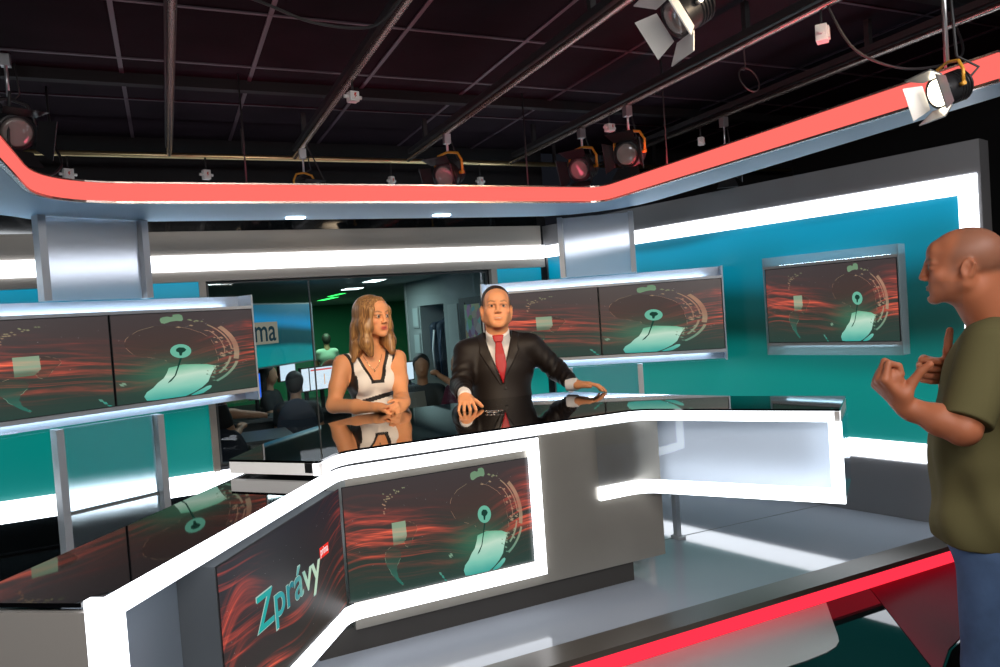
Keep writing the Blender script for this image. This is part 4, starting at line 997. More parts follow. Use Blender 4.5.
# ================================================================== the suited man
def make_man():
    base = (-.01, 3.93, 0.); root = person_root(base, 'man in dark brown suit, white shirt and red tie, both hands on the desk')
    h = .0038; yw = radians(4); X = A_([cos(yw), sin(yw), 0]); Fd = A_([sin(yw), -cos(yw), 0]); R = A_([X, -Fd, [0, 0, 1.]])
    B = A_([-.012, 3.92, 0.]); P = lambda a, f, z: B+X*a+Fd*f+A_([0, 0, z])
    hc = A_([-.010, 3.875, 1.192]); fr = head_frame(radians(5), radians(9), radians(-2)); HS = 1.0
    shL, shR = P(-.175, .0, .965), P(.175, .0, .975)
    elL = A_([-.222, 3.80, .800]); elR = A_([.295, 3.93, .835]); wrL = A_([-.190, 3.50, .782]); wrR = A_([.365, 3.80, .768])
    def torso(v, e=0., k=.04):
        v.ell(P(0, -.0, .50), (.175+e, .125+e, .11+e), R, k); v.ell(P(0, .01, .68), (.152+e, .115+e, .17+e), R, .06)
        v.ell(P(0, .0, .86), (.168+e, .108+e, .135+e), R, .05); v.cone(P(-.135, -.005, .972), P(.135, -.005, .982), .052+e, .052+e, .05)
    v = Vol((-.36, 3.24, .0), (.56, 4.14, 1.36), h); torso(v, -.012)
    for sh, el, wr in ((shL, elL, wrL), (shR, elR, wrR)): v.cone(sh, el, .046, .040, .03); v.cone(el, wr, .040, .027, .02)
    for q in (-1, 1):
        v.cone(P(q*.09, .03, .50), P(q*.11, .42, .50), .082, .060, .03); v.cone(P(q*.11, .42, .50), P(q*.11, .40, .10), .056, .040, .02); v.cone(P(q*.11, .38, .045), P(q*.11, .55, .035), .036, .032, .02)
    T = add_head(v, hc, fr, HS, False, P(0, .0, 1.0), .059)
    add_hand(v, wrL, (.10, -.96, -.26), (.05, -.25, -1), (1, 0, 0), ((22, 25, 15), (18, 25, 15), (20, 28, 15), (24, 30, 15)), (.75, .65, .15), 8, .98, 9)
    add_hand(v, wrR, (.90, -.35, .02), (.05, -.1, -1), (0, -1, 0), ((14, 20, 12), (14, 22, 14), (16, 24, 16), (20, 26, 18)), (.88, .46, .08), 0, .98, 7)
    def stubf(l): 
        hl = .088-.030*np.clip((l[:, 1]+.06)/.05, -1, .0)
        side = np.clip((np.abs(l[:, 0])-.054)/.008, 0, 1)*np.clip((l[:, 2]+.005)/.02, 0, 1)*np.clip((l[:, 1]+.050)/.015, 0, 1); return side*.75
    paint = head_paint(T, fr, hc, HS, (.78, .345, .165), False, (.24, .11, .055), (.62, .24, .17), (.10, .055, .03), stubf)
    skin_obj('body', v, MT['skin'], root, base, col=paint); add_eyes(T, fr, root, base)
    x, y, z = fr; RR = A_([x, y, z]); hv = Vol(hc-.13, hc+.15, .003); Th = lambda p: hc+(p[0]*x+p[1]*y+p[2]*z)
    hv.ell(Th((0, .021, .038)), (.0795, .100, .0895), RR, .01)
    def cut(X_, Y_, Z_):
        l = [(q[0]*(X_-hc[0])+q[1]*(Y_-hc[1])+q[2]*(Z_-hc[2])) for q in fr]
        hl = .092-.058*np.clip((l[1]+.060)/.06, 0, 1)-.030*np.clip((np.abs(l[0])-.045)/.03, 0, 1)*np.clip((l[1]+.07)/.02, 0, 1)-.10*np.clip((l[1]-.02)/.05, 0, 1)
        return l[2]-hl
    hv.op(hc-.12, hc+.14, cut, .006, 's' if 0 else 'u') if 0 else hv.op(hc-.12, hc+.14, lambda a, b_, c: -cut(a, b_, c), .006, 'i')
    skin_obj('hair', hv, MT['hair_man'], root, base, it=2)
    # shirt
    w = Vol((-.20, 3.72, .60), (.20, 4.06, 1.10), h); torso(w, -.001); w.cone(P(0, .004, 1.0), Th((0, .012, -.098)), .066, .063, .012)
    w.plane(P(0, .055, 1.066), (.0, -.55, .84)); w.plane((0, 0, .62), (0, 0, -1)); w.op((-.2, 3.7, .9), (.2, 4.1, 1.1), lambda X_, Y_, Z_: np.sqrt((X_-B[0])**2+(Y_-B[1]-.012)**2)-.15-.0*Z_, .02, 'i')
    w.op((-.1, 3.7, .98), (.1, 3.95, 1.1), lambda X_, Y_, Z_: np.maximum(np.abs(X_-B[0])-(Z_-1.022)*.75, Y_-3.90), .003, 's')
    skin_obj('shirt', w, MT['shirt'], root, base)
    for q, wr, d in ((0, wrL, (.10, -.96, -.26)), (1, wrR, (.90, -.35, .02))):
        d = unitv(d); cv = Vol(wr-.07, wr+.07, .0035); cv.cone(wr-d*.05, wr+d*.030, .034, .033, .004); cv.plane(wr+d*.022, d); cv.plane(wr-d*.04, -d); skin_obj('shirt_cuff', cv, MT['shirt'], root, base)
    # jacket
    j = Vol((-.36, 3.40, .36), (.46, 4.14, 1.09), h); torso(j, .014)
    for sh, el, wr in ((shL, elL, wrL), (shR, elR, wrR)):
        d = unitv(wr-el); j.cone(sh, el, .066, .055, .03); j.cone(el, wr-d*.040, .055, .042, .02)
    j.cone(P(-.06, -.02, 1.02), P(.06, -.02, 1.02), .05, .05, .04)
    for q in (-1, 1): j.cone(P(q*.09, -.01, .99), P(q*.185, -.005, .978), .055, .050, .03)
    full = j.d.copy()
    bt = .792
    def Vz(X_, Y_, Z_, g=0): return np.maximum(np.maximum(np.abs(X_-B[0]-.012*(1-np.clip((Z_-bt)/.2, 0, 1)))-np.clip((Z_-bt), -.1, .30)*.285-g, bt-Z_), Y_-3.915)
    j.op((-.15, 3.6, .78), (.15, 3.95, 1.1), lambda *a: Vz(*a), .004, 's')
    j.op((-.12, 3.7, .98), (.12, 4.1, 1.1), lambda X_, Y_, Z_: np.maximum(np.sqrt((X_-B[0])**2+(Y_-B[1]-.0)**2)-.074, .99-Z_), .006, 's')
    j.plane((0, 0, .40), (0, 0, -1))
    for el, wr in ((elL, wrL), (elR, wrR)):
        d = unitv(wr-el); p = wr-d*.018; j.op(p-.12, p+.12, lambda X_, Y_, Z_: np.maximum((p[0]-X_)*d[0]+(p[1]-Y_)*d[1]+(p[2]-Z_)*d[2], np.sqrt((X_-p[0])**2+(Y_-p[1])**2+(Z_-p[2])**2)-.085), .004, 's')
    def folds(V):
        V = V.copy()
        for sh, el, wr in ((shL, elL, wrL), (shR, elR, wrR)):
            for a, c in ((sh, el), (el, wr)):
                ab = c-a; t = ((V-a)@ab)/(ab@ab); q = V-a-np.clip(t, 0, 1)[:, None]*ab; r = np.linalg.norm(q, axis=1); m = (t > .1) & (t < .95) & (r < .08)
                ph = t*26+q[:, 0]*60+q[:, 2]*35; V[m] += (q[m]/r[m][:, None])*(.0028*np.sin(ph[m])*np.exp(-((t[m]-.85)/.4)**2))[:, None]
        return V
    skin_obj('jacket', j, MT['suit'], root, base, vfn=folds)
    for q in (-1, 1):
        l = Vol((-.20, 3.6, .74), (.20, 4.02, 1.09), .0032); j2 = Vol((-.36, 3.40, .36), (.46, 4.14, 1.09), h)
        l.d[:] = 1.; torso(l, .019); l.cone(P(-.06, -.02, 1.02), P(.06, -.02, 1.02), .055, .055, .04)
        def lap(X_, Y_, Z_):
            a = (X_-B[0])*q; e = np.clip((Z_-bt), 0, .30)*.285; t = np.clip((Z_-bt)/.17, 0, 1); wd_ = .006+.050*t*(Z_ < .975)+(.042-.12*np.clip(Z_-.98, 0, .1))*(Z_ >= .975)
            return np.maximum(np.maximum(a-e-wd_, e-.001-a), np.maximum(bt+.002-Z_, Y_-3.905))*.8
        l.op(l.lo, l.lo+l.n*l.h, lap, .002, 'i'); core = l.d.copy(); skin_obj('lapel', l, MT['suit_lapel'] if 'suit_lapel' in MT else MT.setdefault('suit_lapel', mat('lapel_cloth', (.014, .009, .0075), .45, spec=.35)), root, base)
    b = MB(); pb = P(.014, .118, .775); b.lathe(tuple(pb+A_([0, -.012, 0])), (0, -1, .1), [(0, .008), (.004, .008), (.005, .006)], 12); wmb(b, 'button', MT['trim'], root, base)
    # tie: knot and blade over the shirt front
    tv = Vol((-.06, 3.74, .76), (.08, 3.92, 1.08), .003)
    prof = [(1.045, .014, .068), (1.015, .017, .085), (.95, .022, .108), (.88, .028, .116), (.80, .031, .122)]
    def fz(z): return np.interp(z, [p[0] for p in prof][::-1], [p[2] for p in prof][::-1])
    def tie(X_, Y_, Z_):
        wdt = np.interp(Z_, [.76, .85, .95, 1.012, 1.02, 1.05], [.032, .031, .026, .017, .023, .031]); ff = np.interp(Z_, [.76, .86, .95, 1.02, 1.06], [.132, .126, .112, .086, .074])
        cx = B[0]+.010*np.clip((1.03-Z_)/.2, 0, 1.2); th = np.where(Z_ > 1.015, .013, .006)
        wdt = np.minimum(wdt, np.maximum((Z_-bt)*.285-.001, -.01)); return np.maximum(np.maximum(np.abs(X_-cx)-wdt, np.abs(Y_-(B[1]-ff))-th*(1-.3*((X_-cx)/.03)**2)), np.maximum(Z_-1.052, .77-Z_))
    tv.op(tv.lo, tv.lo+tv.n*tv.h, tie, .002); skin_obj('tie', tv, MT['tie'], root, base, it=2)
    return root
make_man()

# ================================================================== the man in the olive T-shirt
def make_bald():
    K = 1.077; Q = lambda x, y, z: A_([x*K, y*K, 1.17+(z-1.17)*K])
    base = (1.47, 2.26, ZF); root = person_root(base, 'bald man in an olive green T-shirt and jeans, gesturing with both hands at the right')
    h = .0036; yw = radians(-128)                      # he faces the presenters, to the picture's left and away
    Fd = A_([-.80, .60, 0]); X = A_([.60, .80, 0]); R = A_([X, -Fd, [0, 0, 1.]])    # X = his right (far side)
    B = A_([1.525, 2.275, 0]); P = lambda a, f, z: B+X*a+Fd*f+A_([0, 0, z])
    hc = A_([1.425, 2.235, 1.212]); fr = head_frame(radians(-122), radians(2)); HS = .99
    shN, shF = P(-.19, -.01, .965), P(.19, .0, .965)
    elN = A_([1.225, 2.00, .745]); wrN = A_([1.165, 2.13, .800])
    elN = A_([1.285, 2.05, .750]); wrN = A_([1.172, 2.13, .812]); elF = A_([1.62, 2.62, .76]); wrF = A_([1.50, 2.43, .862])
    def torso(v, e=0.):
        v.ell(P(0, -.01, .42), (.160+e, .115+e, .14+e), R, .04); v.ell(P(0, .0, .60), (.150+e, .115+e, .19+e), R, .07); v.ell(P(0, .0, .83), (.175+e, .125+e, .17+e), R, .06)
        v.cone(P(-.14, -.02, .975), P(.14, -.02, .975), .062+e, .062+e, .05)
    v = Vol((.98, 1.78, ZF), (1.86, 2.84, 1.38), h); torso(v, -.01)
    v.cone(P(0, -.035, 1.0), A_(hc)+A_([.045, -.01, -.03]), .068, .058, .04)
    for sh, el, wr in ((shN, elN, wrN), (shF, elF, wrF)): v.cone(sh, el*.6+sh*.4, .060, .052, .03); v.cone(el*.6+sh*.4, el, .052, .044, .02); v.cone(el, el*.6+wr*.4, .045, .043, .02); v.cone(el*.6+wr*.4, wr, .043, .028, .02)
    for q in (-1, 1):
        v.cone(P(q*.09, .01, .35), P(q*.10, .03, -.03), .090, .062, .03); v.cone(P(q*.10, .03, -.03), P(q*.11, -.01, -.42), .058, .042, .02); v.cone(P(q*.11, -.03, -.455), P(q*.125, .17, -.465), .042, .034, .02)
    T = add_head(v, hc, fr, HS, False, P(0, -.02, 1.0), .062)
    add_hand(v, wrN, (-.66, .12, .74), (.72, .15, .66), (0, -1, .2), ((62, 88, 60), (66, 90, 60), (70, 90, 60), (72, 90, 62)), (.42, .30, .95), -14, 1.2, 0)
    add_hand(v, wrF, (-.93, .05, .20), (-.1, -1, -.1), (0, 0, 1), ((58, 78, 45), (62, 80, 45), (64, 82, 48), (66, 84, 48)), (.22, .97, .0), -6, 1.2, 0)
    def stubf(l):
        g = np.clip((l[:, 1]+.020+.55*(l[:, 2]-.05)*(l[:, 2] > .05)*.6)/.03, 0, 1)*(l[:, 2] > -.055)*np.clip((l[:, 2]+.035)/.02, 0, 1); top = np.clip((l[:, 1]-(-.045+.35*np.clip(l[:, 2]-.02, 0, .1)))/.025, 0, 1)
        ear = np.exp(-(((l[:, 1]-.012)/.026)**4+((l[:, 2]+.012)/.034)**4)); beard = .22*(l[:, 2] < -.045)*(l[:, 2] > -.125)*(l[:, 1] < .0)*np.clip((np.abs(l[:, 0])-.0)/.03+.5, 0, 1)
        g = top*np.clip((l[:, 2]+.030)/.02, 0, 1)*(1-ear)*.55; return np.maximum(g, beard)
    paint = head_paint(T, fr, hc, HS, (.43, .145, .07), False, (.16, .08, .045), (.50, .16, .12), (.15, .085, .06), stubf)
    skin_obj('body', v, MT['skin'], root, base, col=paint); add_eyes(T, fr, root, base)
    # T-shirt
    w = Vol((1.05, 1.82, .30), (1.84, 2.80, 1.12), h); torso(w, .016); w.cone(P(-.07, .045, .40), P(.07, .045, .40), .135, .135, .06); w.ell(P(0, .06, .62), (.15, .125, .2), R, .06)
    w.cone(P(0, -.03, 1.0), P(0, -.015, 1.055), .085, .066, .03)
    cuts = []
    for sh, el, tN in ((shN, elN, .92), (shF, elF, .85)):
        d = unitv(el-sh); e2 = sh+(el-sh)*tN; w.cone(sh, e2, .080, .069, .04); cuts.append((e2, d))
    for p, d in cuts: w.op(p-.13, p+.13, lambda X_, Y_, Z_: np.maximum((p[0]-X_)*d[0]+(p[1]-Y_)*d[1]+(p[2]-Z_)*d[2], np.sqrt((X_-p[0])**2+(Y_-p[1])**2+(Z_-p[2])**2)-.10), .004, 's')
    w.op((1.3, 2.0, .95), (1.7, 2.5, 1.12), lambda X_, Y_, Z_: np.maximum(np.sqrt((X_-B[0]+.035*0)**2+(Y_-B[1])**2)-.5, 0*X_+(Z_-1.052)+.35*((X_-B[0])*Fd[0]+(Y_-B[1])*Fd[1])), .003, 'i')
    w.plane(P(0, 0, .368), (0, .08, -1))
    def folds(V):
        V = V.copy(); a = (V-B)@X; f = (V-B)@Fd; z = V[:, 2]; th = np.arctan2(f, a)
        amp = .0045*np.clip((.80-z)/.3, 0, 1)+.0012
        r = np.maximum(np.hypot(a, f), .02); dd = amp*(np.sin(th*9+z*9+1.2*np.sin(z*14))+.6*np.sin(z*26+th*4))
        m = r < .24; V[m, 0] += (dd*(a*X[0]+f*Fd[0])/r)[m]; V[m, 1] += (dd*(a*X[1]+f*Fd[1])/r)[m]
        return V
    skin_obj('t_shirt', w, MT['tshirt'], root, base, vfn=folds, it=2)
    # seams on the shirt shoulder and sleeve hem are part of the cloth; jeans
    jn = Vol((1.2, 1.95, ZF), (1.80, 2.60, .46), .005); jn.ell(P(0, .015, .37), (.172, .138, .12), R, .04)
    for q in (-1, 1): jn.cone(P(q*.09, .01, .33), P(q*.10, .03, -.03), .105, .082, .04); jn.cone(P(q*.10, .03, -.03), P(q*.11, -.01, -.43), .080, .070, .02)
    jn.plane((0, 0, .44), (0, 0, 1)); jn.plane((0, 0, -.455), (0, 0, -1))
    jm = mat('denim', (.06, .11, .22), .85, noise=.35, nscale=7, bump=.4, bscale=400); skin_obj('jeans', jn, jm, root, base, it=2)
    for q in (-1, 1):
        s = Vol(P(q*.11, .07, -.5)-A_([.22, .22, 0]), P(q*.11, .07, -.38)+A_([.22, .22, 0]), .004); s.cone(P(q*.11, -.04, -.452), P(q*.127, .19, -.462), .048, .042, .02); s.plane((0, 0, ZF+.002), (0, 0, -1)); skin_obj('shoe', s, MT['black'], root, base)
    return root
make_bald()

# stools the presenters sit on (behind the desk)
def stool(x, y, label):
    t = empty('swivel_stool', to_set((x, y, 0))); tag(t, label, 'stool'); c = Vector(to_set((x, y, 0)))
    b = MB(); b.lathe(c+Vector((0, 0, .36)), (0, 0, 1), [(0, .15), (.02, .185), (.045, .18), (.05, .15)], 24); b.build('seat', MT['black'], t)
    b = MB(); b.tube([c+Vector((0, 0, .03)), c+Vector((0, 0, .359))], .022, 12); b.build('column', MT['lamp_silver'], t)
    b = MB(); b.lathe(c, (0, 0, 1), [(0, .21), (.012, .2), (.03, .03)], 28); b.build('base', MT['lamp_silver'], t)
stool(-.69, 3.85, 'black swivel stool under the woman in white behind the desk'); stool(-.012, 3.93, 'black swivel stool under the suited man behind the desk')
# ------------------------------------------------------------------ the newsroom behind the window
ZN = 1.615; NW = mat('newsroom_wall', (.30, .34, .34), .7)
b = MB(); b.box(-2.6, 7.2, 5.03, 17.3, ZF-.1, ZF); o = b.build('floor_newsroom', mat('newsroom_carpet', (.10, .11, .12), .8, noise=.2)); tag(o, kind='structure')
b = MB(); b.box(-2.6, 7.2, 5.03, 17.3, ZN, ZN+.1); o = b.build('ceiling_newsroom', mat('newsroom_ceiling', (.34, .38, .37), .8)); tag(o, kind='structure')
b = MB()
b.box(2.75, 2.85, 5.03, 7.46, ZF, ZN-.001); b.box(2.75, 2.85, 8.27, 8.85, ZF, ZN-.001); b.box(2.75, 2.85, 7.46, 8.27, 1.31, ZN-.001)
b.box(2.85, 3.6, 7.36, 7.46, ZF, 1.4); b.box(2.85, 3.6, 8.27, 8.37, ZF, 1.4); b.box(3.5, 3.6, 7.46, 8.27, ZF, 1.4); b.box(2.85, 3.5, 7.46, 8.27, 1.31, 1.4)
nr = b.build('wall_newsroom_right', NW); tag(nr, kind='structure')
b = MB(); b.box(-2.6, 7.2, 17.2, 17.3, ZF, ZN); o = b.build('wall_newsroom_back', mat('green_wall', (.02, .26, .14), .6)); tag(o, kind='structure')
b = MB(); b.box(-2.6, -2.5, 5.03, 17.2, ZF, ZN); o = b.build('wall_newsroom_left', NW); tag(o, kind='structure')
b = MB(); b.box(7.1, 7.2, 5.03, 17.2, ZF, ZN); o = b.build('wall_newsroom_far_right', NW); tag(o, kind='structure')
b = MB(); b.box(2.745, 2.7495, 8.77, 8.79, ZF, ZN-.002)
o = b.build('trim_1', mat('wall_edge', (.6, .62, .6), .5)); tag(o, kind='structure')
# door and dark opening in the right wall
b = MB(); b.box(2.735, 2.7495, 7.02, 7.31, ZF, 1.29); dn = b.build('door_1', mat('door_grey', (.38, .42, .42), .5)); tag(dn, kind='structure')
b = MB(); b.tube([(2.72, 7.06, .45), (2.72, 7.06, .53)], .008, 8); b.build('door_handle', MT['lamp_silver'], dn)
t = empty('dark_doorway', (2.74, 6.5, ZF)); tag(t, 'dark framed doorway with a colourful poster inside, beside the suited man\'s head', 'doorway')
b = MB(); b.box(2.735, 2.7495, 6.02, 6.97, ZF, 1.34); b.build('panel', MT['black'], t)
pm_ = bpy.data.materials.new('poster_picture'); pm_.use_nodes = True; nt = pm_.node_tree; bs = nt.nodes['Principled BSDF']; tc = nt.nodes.new('ShaderNodeTexCoord'); vo = nt.nodes.new('ShaderNodeTexVoronoi'); vo.inputs['Scale'].default_value = 11; nt.links.new(tc.outputs['Object'], vo.inputs['Vector'])
hs = nt.nodes.new('ShaderNodeHueSaturation'); hs.inputs['Saturation'].default_value = .7; hs.inputs['Value'].default_value = .6; nt.links.new(vo.outputs['Color'], hs.inputs['Color']); nt.links.new(hs.outputs[0], bs.inputs['Base Color']); nt.links.new(hs.outputs[0], bs.inputs['Emission Color']); bs.inputs['Emission Strength'].default_value = .06
b = MB(); b.box(2.725, 2.7345, 6.40, 6.80, .92, 1.27); b.build('poster', pm_, t)
b = MB(); b.box(2.726, 2.7345, 6.38, 6.399, .90, 1.29); b.box(2.726, 2.7345, 6.801, 6.82, .90, 1.29); b.build('poster_frame', MT['grid'], t)
# suits on a rail in the niche
t = empty('clothes_rail', (3.1, 7.87, 1.2)); tag(t, 'rail in the wardrobe niche the suits hang from', 'rail'); b = MB(); b.tube([(3.05, 7.465, 1.24), (3.05, 8.265, 1.24)], .012, 8); b.build('rail', MT['steel'], t)
for i, (y, c, hh, lab) in enumerate(((7.60, (.75, .78, .8), .80, 'dark suit with a pale lining edge hanging in the wardrobe niche, nearest to the door'), (7.86, (.02, .04, .09), .84, 'navy suit jacket in the middle of the wardrobe niche'), (8.10, (.75, .78, .82), .86, 'white-edged dark suit hanging at the far end of the wardrobe niche'))):
    t = empty('hanging_suit', (2.98, y, 1.22)); y = y; tag(t, lab, 'suit', 'suits hanging in the wardrobe niche')
    v = Vol((2.74, y-.13, .20), (3.3, y+.13, 1.22), .014); v.cone((2.86, y, 1.06), (3.2, y, 1.06), .05, .05, .04); v.ell((3.02, y, .80), (.20, .085, .34), None, .06); v.cone((2.85, y, 1.04), (2.86, y, .50), .055, .045, .03); v.cone((3.02, y, 1.08), (3.02, y, 1.16), .05, .035, .03)
    skin_obj('jacket', v, mat('hanging_cloth', (.012, .025, .05), .7), t, t.location)
    b = MB(); b.tube([(2.83, y-.052, 1.02), (2.80, y-.06, .8), (2.81, y-.05, .5)], .012, 6); b.build('lining_edge', mat('lining', c, .6), t)
    b = MB(); b.tube([(3.02, y, 1.17), (3.05, y, 1.235)], .006, 6); b.build('hanger', MT['steel'], t)
for i, (y, z, lab) in enumerate(((8.42, 1.18, 'framed notice high on the newsroom wall left of the suits'), (8.42, .86, 'framed notice at mid height left of the suits'), (8.42, .55, 'paper notice low on the wall left of the suits'))):
    t = empty('wall_notice', (2.745, y, z)); tag(t, lab, 'notice', 'notices on the newsroom wall')
    b = MB(); b.box(2.735, 2.7495, y-.11, y+.11, z-.13, z+.13); b.build('frame', NW, t)
    b = MB(); b.box(2.7315, 2.7349, y-.09, y+.09, z-.11, z+.11); b.build('paper', mat('notice_paper', (.42, .5, .5), .6), t)
# ceiling light panels
def lightpanel(x0, x1, y0, y1, col, s, lab, grp):
    t = empty('ceiling_light', ((x0+x1)/2, (y0+y1)/2, ZN-.02)); tag(t, lab, 'light', grp)
    b = MB(); b.box(x0, x1, y0, y1, ZN-.012, ZN-.001); b.build('frame', MT['white_plastic'], t); b = MB(); b.box(x0+.02, x1-.02, y0+.02, y1-.02, ZN-.016, ZN-.0125); b.build('diffuser', glow('tube_light', col, s), t)
lightpanel(1.98, 2.17, 7.50, 7.95, (.85, 1., 1.), 5, 'white ceiling light panel in the newsroom, nearer to the suited man', 'newsroom ceiling lights')
lightpanel(2.08, 2.33, 9.1, 9.5, (.85, 1., 1.), 5, 'white ceiling light panel in the newsroom, left and further back', 'newsroom ceiling lights')
lightpanel(2.46, 2.62, 11.9, 13.2, (.05, 1., .15), 2.2, 'green ceiling light panel far back in the newsroom, left one', 'green ceiling lights')
lightpanel(2.30, 2.42, 10.5, 11.5, (.05, 1., .15), 2.2, 'green ceiling light panel far back in the newsroom, right one', 'green ceiling lights')
for (x, y) in ((.2, 6.6), (1.2, 6.3)): lightpanel(x, x+.3, y, y+.5, (.85, 1., 1.), 3, 'white ceiling light panel over the near newsroom desks', 'near newsroom lights')
# teal wall display with the channel name
t = empty('teal_display', (1.1, 7.75, .78)); tag(t, 'big teal newsroom display with part of a word on a beige square', 'display')
p_, q_ = Vector((.36, 6.86)), Vector((1.47, 8.14)); dd = (q_-p_).normalized(); n2 = Vector((dd.y, -dd.x))
b = MB(); b.wall(tuple(p_), tuple(q_), .785, 1.42, .06); b.build('casing', mat('display_casing', (.25, .27, .28), .4, .3), t)
MT['teal2'] = teal_mat('teal_display_picture', 0, 1, [(0, (.0, .20, .20)), (.30, (.0, .17, .19)), (.42, (.0, .035, .045)), (.62, (.0, .04, .05)), (.80, (.0, .16, .34)), (1, (.0, .08, .14))], 1.15, .12)
b = MB(); e = n2*.003; a1 = p_+dd*.02+e; a2 = q_-dd*.02+e
b.quad([(*a1, .80), (*a2, .80), (*a2, 1.405), (*a1, 1.405)]); b.build('picture', MT['teal2'], t)
a1 = p_+dd*.22+n2*.006; a2 = p_+dd*1.0+n2*.006
b = MB(); b.quad([(*a1, 1.02), (*a2, 1.02), (*a2, 1.235), (*a1, 1.235)]); b.build('word_plate', glow('beige_plate', (.22, .20, .16), 1.), t)
text_mesh('prima', [glow('dark_letters', (.012, .03, .04), 1.)], 'lettering', t, (*(p_+dd*.25+n2*.009), 1.05), tuple(dd), (.14, .71))

# desks, drawers, monitors
desk_m = mat('newsroom_desk', (.06, .07, .08), .5); cab_m = mat('drawer_grey', (.26, .27, .27), .5)
def ndesk(x0, x1, y0, y1, z, lab):
    t = empty('office_desk', ((x0+x1)/2, (y0+y1)/2, ZF)); tag(t, lab, 'desk', None)
    b = MB(); b.box(x0, x1, y0, y1, z-.03, z); b.build('tabletop', desk_m, t)
    for x in (x0+.02, x1-.05):
        b = MB(); b.box(x, x+.03, y0+.03, y1-.03, ZF, z-.0305); b.build('side_panel', desk_m, t)
    b = MB(); b.box(x0+.055, x1-.055, y1-.05, y1-.035, ZF+.2, z-.0305); b.build('modesty_panel', desk_m, t)
ndesk(-.4, .92, 6.25, 6.9, .26, 'newsroom desk with grey drawers under it, behind the left display wall')
ndesk(1.25, 2.3, 8.1, 8.75, .24, 'newsroom desk behind the woman in white, carrying two white monitors')
ndesk(1.75, 2.7, 6.05, 6.75, .26, 'newsroom desk between woman and suited man, with papers on it')
ndesk(.3, 1.2, 8.9, 9.5, .24, 'newsroom desk further back at the left with one monitor')
t = empty('drawer_cabinet', (.68, 6.55, ZF)); tag(t, 'grey three-drawer cabinet under the newsroom desk at the left', 'cabinet')
b = MB(); b.box(.56, .82, 6.28, 6.85, ZF+.03, .225); b.build('body', cab_m, t)
for k in range(3):
    z0 = ZF+.05+k*.222; b = MB(); b.box(.57, .81, 6.262, 6.2795, z0, z0+.212); dr = b.build('drawer', mat('drawer_front', (.34, .35, .34), .45), t)
    b = MB(); b.box(.62, .76, 6.250, 6.2615, z0+.155, z0+.168); b.build('drawer_handle', MT['black'], dr)
for dx in (.58, .78):
    b = MB(); b.tube([(dx, 6.32, ZF), (dx, 6.32, ZF+.03)], .015, 8); b.tube([(dx, 6.8, ZF), (dx, 6.8, ZF+.03)], .015, 8); b.build('castor', MT['black'], t)
def rows_mat():
    m = bpy.data.materials.new('document_picture'); m.use_nodes = True; nt = m.node_tree; nt.nodes.clear(); N = nt.nodes.new
    tc = N('ShaderNodeUVMap'); br = N('ShaderNodeTexBrick'); br.inputs['Scale'].default_value = 5; br.inputs['Color1'].default_value = (.70, .82, .95, 1); br.inputs['Color2'].default_value = (.85, .88, .95, 1); br.inputs['Mortar'].default_value = (.35, .45, .6, 1); br.inputs['Mortar Size'].default_value = .01
    nt.links.new(tc.outputs[0], br.inputs['Vector']); e = N('ShaderNodeEmission'); e.inputs['Strength'].default_value = 1.1; nt.links.new(br.outputs['Color'], e.inputs['Color']); o = N('ShaderNodeOutputMaterial'); nt.links.new(e.outputs[0], o.inputs['Surface']); return m
rowsm = rows_mat(); whitem = glow('white_picture', (.72, .86, 1.), 1.0); bluem = glow('blue_picture', (.02, .13, .75), 1.2)
def monitor(x, y, zc, w, hgt, yaw, m, zd, lab, bar=None):
    t = empty('monitor', (x, y, zd)); tag(t, lab, 'monitor'); c, s_ = cos(yaw), sin(yaw); X = Vector((c, s_, 0)); N_ = Vector((s_, -c, 0)); Z = Vector((0, 0, 1)); C = Vector((x, y, zc))
    b = MB(); b.obox(C-N_*.02, (X, -N_, Z), w/2+.012, .02, hgt/2+.012); b.build('casing', MT['black'], t)
    b = MB(); b.quad([C-X*w/2-Z*hgt/2+N_*.002, C+X*w/2-Z*hgt/2+N_*.002, C+X*w/2+Z*hgt/2+N_*.002, C-X*w/2+Z*hgt/2+N_*.002]); pc = b.build('picture', m, t)
    if bar:
        b = MB(); b.quad([C-X*w*.46+Z*hgt*.36+N_*.004, C+X*w*.46+Z*hgt*.36+N_*.004, C+X*w*.46+Z*hgt*.43+N_*.004, C-X*w*.46+Z*hgt*.43+N_*.004]); b.build('title_bar', glow('red_bar', (.75, .10, .10), 1), pc)
        b = MB(); b.quad([C+X*w*.1-Z*hgt*.3+N_*.004, C+X*w*.13-Z*hgt*.3+N_*.004, C+X*w*.13+Z*hgt*.18+N_*.004, C+X*w*.1+Z*hgt*.18+N_*.004]); b.build('column_mark', glow('orange_mark', (.8, .35, .1), 1), pc)
    b = MB(); b.obox((x, y+.03, (zd+zc)/2), (X, -N_, Z), .02, .012, (zc-zd)/2-.002); b.obox((x, y+.03, zd+.006), (X, -N_, Z), .1, .07, .005); b.build('stand', MT['black'], t)
monitor(1.30, 9.12, .63, .28, .20, .75, whitem, .24, 'white-screened monitor beside the dark-haired newsroom woman furthest left')
monitor(1.335, 8.08-.0, .585, .10, .24, .42, rowsm, .24, 'narrow monitor edge left of the wide white monitor behind the woman')
monitor(1.52, 8.16, .585, .30, .24, .42, rowsm, .24, 'wide monitor with red title bar behind the woman in white', True)
monitor(.80, 7.9, .585, .16, .25, .9, bluem, .26, 'blue-screened monitor just right of the left display wall')
monitor(2.30, 7.42, .62, .12, .18, .5, whitem, .26, 'small lit monitor visible at the shoulder of the woman in white')
ndesk(.3, 1.15, 7.72, 8.2, .26, 'newsroom desk with the blue-screened monitor'); ndesk(2.0, 2.6, 7.25, 7.7, .26, 'newsroom desk with the small lit monitor')
